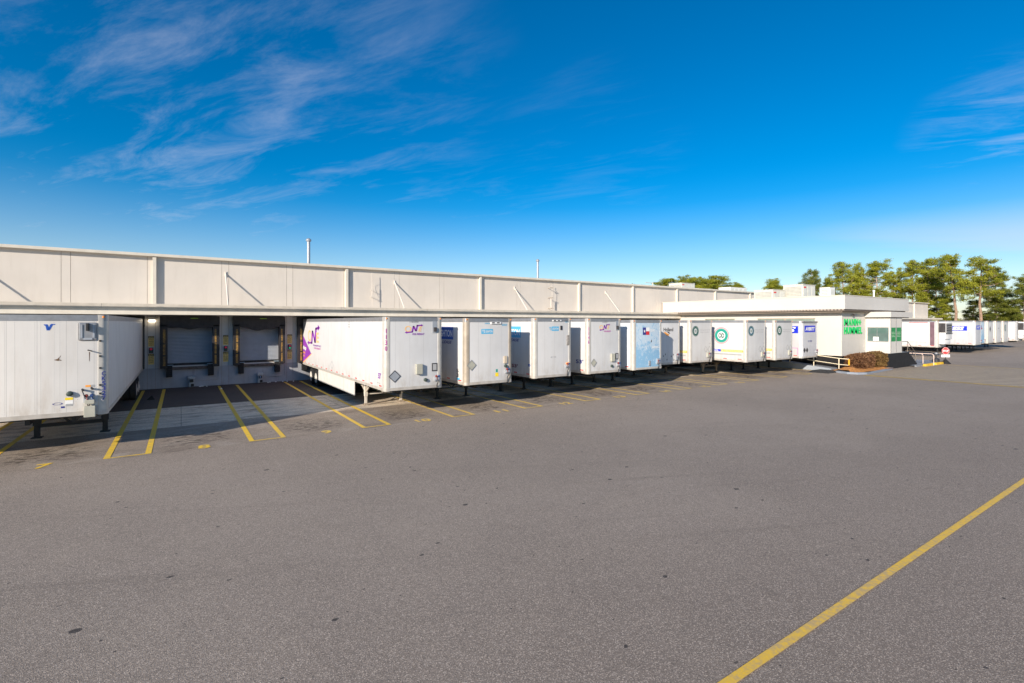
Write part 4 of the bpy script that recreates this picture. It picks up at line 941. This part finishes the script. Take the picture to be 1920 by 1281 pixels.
# ramp beside the office wall and its railing
rp = thing('ramp', (42.75, 18.0, 0), 'grey concrete ramp rising along the foot of the office wall behind the trailers', 'ramp')
MB().add([(0,0,0),(1.55,0,0),(1.55,17,0),(0,17,0),(0,0,.16),(1.55,0,.16),(1.55,11,1.1),(0,11,1.1),(1.55,17,1.1),(0,17,1.1)],
         [(3,2,1,0),(0,1,5,4),(4,5,6,7),(7,6,8,9),(0,4,7,9,3),(1,2,8,6,5),(2,3,9,8)]).build('slab', CURB, rp)
MB().add([(-.16,0,0),(-.01,0,0),(-.01,17,0),(-.16,17,0),(-.16,0,.22),(-.01,0,.22),(-.01,11,1.18),(-.16,11,1.18),(-.01,17,1.18),(-.16,17,1.18)],
         [(3,2,1,0),(0,1,5,4),(4,5,6,7),(7,6,8,9),(0,4,7,9,3),(1,2,8,6,5),(2,3,9,8)]).build('kerb', mat('ramp_kerb', (.30,.33,.37), .8), rp)
rz = lambda y: .16+max(0, (y-18.0))*.0855
pts = [(42.9, 16.85, 1.02), (42.9, 17.5, 1.04), (42.9, 21.3, rz(21.3)+.95), (42.9, 25, rz(25)+.95)]
hr = handrail('handrail', 'long cream two-bar ramp railing with an orange end cap beside the hedge', pts, [(42.9, 17.55, .05, 1.0), (42.9, 19.4, rz(19.4), .95), (42.9, 21.3, rz(21.3), .95), (42.9, 25, rz(25), .95)], RAILY, .035,
     [(42.9, 16.85, .55), (42.9, 17.5, .57), (42.9, 21.3, rz(21.3)+.5), (42.9, 25, rz(25)+.5)])
MB().bar((0, -.7, .5), (0, -.7, .97), .06, 10).build('end_cap', mat('orange_tape', (.85,.36,.02), .5), hr)
# rubber/gravel kerb ramp plate
tag(MB().add([(40.5,17.3,.01),(42.3,17.3,.01),(42.3,18.75,.01),(40.5,18.75,.01),(40.9,17.6,.15),(42.2,17.45,.15),(42.2,18.6,.15),(40.9,18.6,.15)],
     [(4,5,6,7),(0,1,5,4),(1,2,6,5),(2,3,7,6),(3,0,4,7)]).build('rubber_ramp', mat('speckled_rubber', (.035,.035,.035), .8, var=.9, vscale=30, bump=.6, bscale=30)), 'speckled black rubber kerb ramp lying at the foot of the grey concrete ramp', 'rubber ramp')
# planting bed: kerb and mulch
bed = [(42.2, 18.0), (41.35, 16.1), (41.7, 15.5), (42.6, 15.3), (48.6, 16.0), (48.6, 17.9), (43.0, 17.95)]
bed = [(42.15, 17.9), (41.45, 16.4), (41.6, 15.75), (42.3, 15.42), (48.55, 15.85), (48.55, 17.9)]
def ringk(pts, wd, z):
    c_ = Vector((45.5, 17.0)); mb = MB(); inner = []
    for p in pts:
        q = Vector(p); q = q+(c_-q).normalized()*wd; inner.append(tuple(q))
    n = len(pts)
    for i in range(n-1):
        a, b_, c2, d2 = pts[i], pts[i+1], inner[i+1], inner[i]
        mb.add([(a[0],a[1],0),(b_[0],b_[1],0),(c2[0],c2[1],0),(d2[0],d2[1],0),(a[0],a[1],z),(b_[0],b_[1],z),(c2[0],c2[1],z),(d2[0],d2[1],z)], [(0,1,5,4),(4,5,6,7),(2,3,7,6),(0,3,7,4),(1,2,6,5)])
    return mb
tag(ringk(bed, .17, .15).build('bed_kerb', mat('bed_kerb_concrete', (.24,.27,.32), .8, var=.1)), kind='structure')
# mulch mound
mb = MB(); nx, ny = 30, 12; vs = []; fs = []
for j in range(ny+1):
    for i in range(nx+1):
        x = 41.75+(48.5-41.75)*i/nx; y = 15.75+(17.85-15.75)*j/ny
        e = min(i, nx-i)/nx*2; e2 = min(j, ny-j)/ny*2
        h = .12+.16*min(1, e*3)*min(1, e2*2.2)+.03*random.random()+(.12 if i < 6 and 3 < j < 9 else 0)
        vs.append((x, max(y, 15.62+(.2 if x < 42.4 else 0)), h))
for j in range(ny):
    for i in range(nx):
        a = j*(nx+1)+i; fs.append((a, a+1, a+nx+2, a+nx+1))
ml = mb.add(vs, fs).build('mulch', MULCH, smooth_=True); tag(ml, kind='structure')
def leaf_mat(name, c1, c2, vs=1.2):
    m = bpy.data.materials.new(name); m.use_nodes = True; t = m.node_tree; b = t.nodes['Principled BSDF']; b.inputs['Roughness'].default_value = .7; b.inputs['Specular IOR Level'].default_value = .2
    co_ = N(t, 'ShaderNodeTexCoord').outputs['Object']; n = noise(t, co_, vs, 3); n2 = noise(t, co_, vs*7, 2)
    f = smooth(t, math_(t, 'ADD', math_(t, 'MULTIPLY', n, .6), math_(t, 'MULTIPLY', n2, .4)), .38, .62)
    t.links.new(mixc(t, f, c1, c2), b.inputs['Base Color'])
    tr = N(t, 'ShaderNodeBsdfTranslucent'); t.links.new(mixc(t, f, c1, c2), tr.inputs[0])
    mx = N(t, 'ShaderNodeMixShader'); mx.inputs[0].default_value = .38
    t.links.new(b.outputs[0], mx.inputs[1]); t.links.new(tr.outputs[0], mx.inputs[2]); t.links.new(mx.outputs[0], t.nodes['Material Output'].inputs[0])
    return m
def leaves_mesh(name, centers, size, m, parent=None, rng=None, narrow=.5):
    """centers Nx3 -> random small quads"""
    rng = rng or np.random.default_rng(1); n = len(centers)
    d1 = rng.normal(size=(n, 3)); d1 /= np.linalg.norm(d1, axis=1)[:, None]
    d2 = np.cross(d1, rng.normal(size=(n, 3))); d2 /= np.linalg.norm(d2, axis=1)[:, None]
    s_ = size*(.6+.8*rng.random((n, 1)))
    a = centers-d1*s_; b_ = centers+d2*s_*narrow; c_ = centers+d1*s_; e = centers-d2*s_*narrow
    vs = np.stack([a, b_, c_, e], 1).reshape(-1, 3); fs = np.arange(4*n).reshape(-1, 4)
    me = bpy.data.meshes.new(name); me.from_pydata(vs.tolist(), [], fs.tolist()); me.materials.append(m)
    o = bpy.data.objects.new(name, me); C.objects.link(o)
    if parent: o.parent = parent
    return o
BR1 = leaf_mat('bush_russet', (.15, .072, .04), (.34, .185, .09), 3); BR2 = leaf_mat('bush_olive', (.15, .085, .035), (.34, .22, .08), 3)
for (cx, cy, rx, ry, rz_, m_, lb2, sd_) in ((44.75, 16.75, 1.45, .8, .62, BR1, 'clipped russet-brown bush, left one of the pair in the mulch bed', 3), (47.15, 16.75, 1.55, .82, .66, BR2, 'clipped olive-brown bush against the black landing, right one of the pair', 4)):
    rng = np.random.default_rng(sd_); n = 9000
    dv = rng.normal(size=(n, 3)); dv /= np.linalg.norm(dv, axis=1)[:, None]
    dv = np.sign(dv)*np.abs(dv)**.78; dv /= np.maximum(1e-6, (np.abs(dv)**3).sum(1)**(1/3))[:, None]
    rad = (.62+.38*rng.random(n)**.5)*(1+.06*np.sin(dv[:, 0]*7)+.05*np.sin(dv[:, 2]*9+dv[:, 1]*5))
    pts = dv*rad[:, None]*np.array([rx, ry, rz_])+np.array([0, 0, .72])
    bt = thing('bush', (cx, cy, .1), lb2, 'bush', 'clipped bushes by the office')
    leaves_mesh('foliage', pts, .045, m_, bt, rng, .6)
    mb = MB()
    for k in range(9): mb.bar((random.uniform(-.2,.2), random.uniform(-.15,.15), 0), (random.uniform(-.9,.9)*rx*.7, random.uniform(-.5,.5)*ry, .9), .02, 5)
    mb.build('stems', mat('stem_brown', (.12,.07,.045), .9), bt)
# ---------------------------------------------------------------- roof units
def hvac(u, v, z, w_, dpt, h, label, m=None, panels_=3, mark=True):
    t_ = thing('air_conditioner', (u, v, z), label, 'air conditioner', 'rooftop air conditioning units')
    m = m or mat('unit_cream', (.60,.58,.50), .6, dirt=.15)
    MB().box(0, w_, 0, dpt, .12, h).build('casing', m, t_, bevel=.02)
    MB().box(.1, w_-.1, .1, dpt-.1, 0, .12).build('base_rail', STEEL, t_)
    MB().box(-.02, w_+.02, -.02, dpt+.02, h, h+.04).build('lid', COP, t_)
    for k in range(panels_):
        a = w_*(k+.12)/panels_; b_ = w_*(k+.88)/panels_
        MB().box(a, b_, -.02, -.001, .3, h-.15).build('access_panel', mat('unit_panel', (.66,.65,.58), .55), t_)
    mb = MB()
    for k in range(int(h/.14)-3): mb.box(-.03, -.001, .15, dpt-.15, .3+k*.14, .37+k*.14)
    mb.build('louvre', mat('louvre_grey', (.38,.37,.33), .6), t_)
    if mark: MB().box(.12, .6, -.03, -.021, h-.35, h-.2).build('maker_plate', REDP, t_)
    return t_
hvac(53.0, 25.0, 6.08, 2.6, 2.0, 1.7, 'tallest cream air conditioner on the office roof, with a red plate')
hvac(50.2, 26.6, 6.08, 2.4, 2.0, 1.15, 'lower cream air conditioner just left of the tallest on the office roof', panels_=2)
hvac(51.6, 21.9, 6.08, 1.1, .9, 1.15, 'small white air conditioner near the front corner of the office roof', WHITE, 1, False)
hvac(64.3, 48.2, 7.42, 3.3, 2.4, 2.6, 'tall boxy air conditioner on the warehouse roof in front of trees', panels_=3)
hvac(77.8, 48.5, 7.42, 5.0, 2.2, 2.5, 'long pale air conditioner on the warehouse roof behind the office', WHITE, 4, False)
pp = thing('vent_pipe', (53.6, 19.0, 6.07), 'short white vent pipe on the office roof', 'pipe')
MB().bar((0, 0, 0), (0, 0, .75), .07, 10).build('pipe', WHITE, pp, smooth_=True); MB().lathe([(.10, .7), (.10, .8), (.02, .84)], n=10).build('cap', WHITE, pp, smooth_=True)
pp2 = thing('vent_pipe', (43.6, 36.5, 7.42), 'slim tan pipe with a cross arm standing above the warehouse parapet', 'pipe')
MB().bar((0, 0, -2), (0, 0, .9), .05, 8).build('pipe', BUFF, pp2, smooth_=True); MB().bar((-1.2, 0, .85), (.1, 0, .85), .03, 8).build('cross_arm', BUFF, pp2)

# ---------------------------------------------------------------- trees
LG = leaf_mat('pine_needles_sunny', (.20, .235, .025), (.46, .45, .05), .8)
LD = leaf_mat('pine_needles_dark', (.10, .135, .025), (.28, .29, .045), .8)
LB = leaf_mat('winter_brown', (.13, .085, .045), (.30, .17, .08), .6)
BARK = mat('pine_bark', (.30, .20, .14), .9, var=.3, vscale=3)
BARKG = mat('grey_bark', (.34, .27, .22), .9, var=.25, vscale=3)
def tree_mesh(kind, seed):
    """unit: metres, about 18 m tall pine"""
    rng = np.random.default_rng(seed); H = 18.0
    tk = MB(); n = 9; lean = rng.normal(0, .35, 2)
    path = [Vector((lean[0]*(i/n)**1.5+rng.normal(0, .08), lean[1]*(i/n)**1.5+rng.normal(0, .08), H*.96*i/n)) for i in range(n+1)]
    for i in range(n): tk.bar(path[i]-Vector((0,0,.05)), path[i+1], .26*(1-i/n)+.05, 8, .26*(1-(i+1)/n)+.05)
    cents = []; 
    base = {'pine': .42, 'tall': .50, 'full': .15, 'round': .3}[kind]
    nl = {'pine': 34, 'tall': 30, 'full': 52, 'round': 44}[kind]
    for k in range(nl):
        f = base+(1-base)*((k+.5)/nl)**.85; z = H*f*.95
        p = path[min(n-1, int(z/(H*.96)*n))].lerp(path[min(n, int(z/(H*.96)*n)+1)], .5); p = Vector((p.x, p.y, z))
        az = k*2.4+rng.normal(0, .5)
        q = (f-base)/(1-base)
        L = {'pine': 3.6*math.sqrt(max(.05, 1-q**2.2))*(.55+.45*min(1, q*3+.3)), 'tall': 3.1*math.sqrt(max(.06, 1-q**2))*(.5+.5*rng.random()+.1), 'full': 3.9*(1-q)**.75+.3, 'round': 3.6*math.sin(math.pi*min(.97, q*.86+.14))**.6}[kind]
        L *= rng.uniform(.5, 1.2)
        e = p+Vector((math.cos(az)*L, math.sin(az)*L, L*rng.uniform(.05, .42) if kind != 'full' else L*rng.uniform(-.12, .18)))
        mid = p.lerp(e, .5)+Vector((0, 0, -.12*L))
        tk.bar(p, mid, .07, 5, .05); tk.bar(mid, e, .05, 5, .02)
        m_ = max(3, int(L*2.0))
        for j in range(m_):
            ff = 1-.62*j/m_; c_ = p.lerp(e, ff)
            jit = rng.normal(0, .5, 3)*np.array([1, 1, .75])
            r = rng.uniform(.38, .9)
            cents.append((c_.x+jit[0], c_.y+jit[1], c_.z+.2+jit[2], r))
            tk.bar(c_, Vector((c_.x+jit[0], c_.y+jit[1], c_.z+.15+jit[2])), .025, 4, .012)
    pts = []
    for (x, y, z, r) in cents:
        m_ = int(175*r*r/.4)
        dv = rng.normal(size=(m_, 3)); dv /= np.linalg.norm(dv, axis=1)[:, None]
        pts.append(rng.normal(0, .48, (m_, 3))*np.array([r, r, r*.66])+np.array([x, y, z]))
    return tk, np.concatenate(pts), rng
PROTO = {}
def proto(kind, seed, leafm, barkm):
    key = (kind, seed, leafm.name)
    if key not in PROTO:
        tk, pts, rng = tree_mesh(kind, seed)
        t_ = thing('pine_tree', (0, 0, 0), 'pine', 'tree')
        tk.build('trunk', barkm, t_, smooth_=True)
        leaves_mesh('crown', pts, .115, leafm, t_, rng, .42)
        PROTO[key] = [t_, False]
    return PROTO[key]
sU, cU = math.cos(YAW), math.sin(YAW)
def at(px, depth):
    X = (px-960)/919.*depth; return (X*sU+depth*cU, -X*cU+depth*sU)
TG = 'pine trees beyond the warehouse and far trailers'
def tree(px, topy, depth, kind, seed, label, leafm=LG, barkm=BARKG, wide=1.0, group=TG, bottom=None):
    pr = proto(kind, seed, leafm, barkm)
    if pr[1]: o = copy_tree(pr[0])
    else: o = pr[0]; pr[1] = True
    x, y = at(px, depth); h = (605-topy)/919.*depth+CAM_H
    o.location = (x, y, 0); s_ = h/18.2; o.scale = (s_*wide, s_*wide, s_); o.rotation_euler = (0, 0, seed*1.3+px*.37)
    o['label'] = label; o['category'] = 'tree'; o['group'] = group
    return o
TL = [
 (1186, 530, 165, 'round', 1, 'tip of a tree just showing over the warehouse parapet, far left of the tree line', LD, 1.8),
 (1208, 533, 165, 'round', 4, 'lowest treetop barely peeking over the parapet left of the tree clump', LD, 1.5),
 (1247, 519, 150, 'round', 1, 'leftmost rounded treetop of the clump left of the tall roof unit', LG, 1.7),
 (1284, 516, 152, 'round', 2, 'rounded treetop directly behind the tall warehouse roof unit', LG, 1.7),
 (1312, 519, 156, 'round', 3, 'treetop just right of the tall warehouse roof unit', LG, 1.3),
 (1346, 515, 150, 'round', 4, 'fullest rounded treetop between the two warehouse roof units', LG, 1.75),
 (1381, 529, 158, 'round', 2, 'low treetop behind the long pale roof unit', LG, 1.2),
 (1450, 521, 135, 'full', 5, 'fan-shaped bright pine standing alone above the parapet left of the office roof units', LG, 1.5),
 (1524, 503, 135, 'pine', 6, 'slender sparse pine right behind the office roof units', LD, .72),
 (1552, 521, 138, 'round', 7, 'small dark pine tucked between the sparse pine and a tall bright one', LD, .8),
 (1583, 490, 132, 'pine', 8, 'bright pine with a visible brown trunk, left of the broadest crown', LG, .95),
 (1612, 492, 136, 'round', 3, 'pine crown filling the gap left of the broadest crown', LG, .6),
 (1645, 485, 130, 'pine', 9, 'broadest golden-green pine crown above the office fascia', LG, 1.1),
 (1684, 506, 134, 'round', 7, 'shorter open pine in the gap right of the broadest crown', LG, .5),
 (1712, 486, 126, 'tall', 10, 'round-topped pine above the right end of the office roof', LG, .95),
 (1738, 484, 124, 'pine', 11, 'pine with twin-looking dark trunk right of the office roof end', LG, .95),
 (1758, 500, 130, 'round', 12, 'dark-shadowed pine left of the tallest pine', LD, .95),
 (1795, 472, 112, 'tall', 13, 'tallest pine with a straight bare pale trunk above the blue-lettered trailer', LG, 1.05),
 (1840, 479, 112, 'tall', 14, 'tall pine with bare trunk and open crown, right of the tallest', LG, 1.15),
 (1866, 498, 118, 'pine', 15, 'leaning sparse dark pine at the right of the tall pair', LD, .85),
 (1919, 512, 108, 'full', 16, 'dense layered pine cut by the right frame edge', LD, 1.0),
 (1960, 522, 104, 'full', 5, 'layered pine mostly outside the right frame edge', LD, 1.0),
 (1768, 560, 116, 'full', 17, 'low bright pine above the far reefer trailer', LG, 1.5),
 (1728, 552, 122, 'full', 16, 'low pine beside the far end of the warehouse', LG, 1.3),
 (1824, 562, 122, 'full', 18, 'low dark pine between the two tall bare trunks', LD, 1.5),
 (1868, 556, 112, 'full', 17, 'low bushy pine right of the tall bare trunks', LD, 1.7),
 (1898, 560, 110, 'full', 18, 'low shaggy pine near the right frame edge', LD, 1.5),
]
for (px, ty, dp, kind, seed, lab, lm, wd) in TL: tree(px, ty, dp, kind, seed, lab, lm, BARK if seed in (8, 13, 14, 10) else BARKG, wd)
# winter undergrowth behind the far trailers
rng = np.random.default_rng(5); pts = []
for k in range(150):
    px = rng.uniform(1700, 2150); dp = rng.uniform(116, 150); x, y = at(px, dp)
    h = rng.uniform(2.5, 6.5); m_ = 160
    dv = rng.normal(size=(m_, 3)); dv /= np.linalg.norm(dv, axis=1)[:, None]
    pts.append(dv*(rng.random((m_, 1))**.5)*np.array([2.2, 2.2, h*.5])+np.array([x, y, h*.5]))
tag(leaves_mesh('undergrowth', np.concatenate(pts), .26, LB, None, rng, .3), 'tangle of leafless brown undergrowth behind the far trailers', 'undergrowth', kind='stuff')
pts = []
for k in range(120):
    px = rng.uniform(1850, 2900); dp = rng.uniform(150, 210); x, y = at(px, dp); h = rng.uniform(5, 9.5); m_ = 200
    dv = rng.normal(size=(m_, 3)); dv /= np.linalg.norm(dv, axis=1)[:, None]
    pts.append(dv*(rng.random((m_, 1))**.5)*np.array([4.0, 4.0, h*.5])+np.array([x, y, h*.5]))
tag(leaves_mesh('far_wood', np.concatenate(pts), .5, LD, None, rng, .5), 'dark far wood closing the yard behind the last trailers', 'wood', kind='stuff')
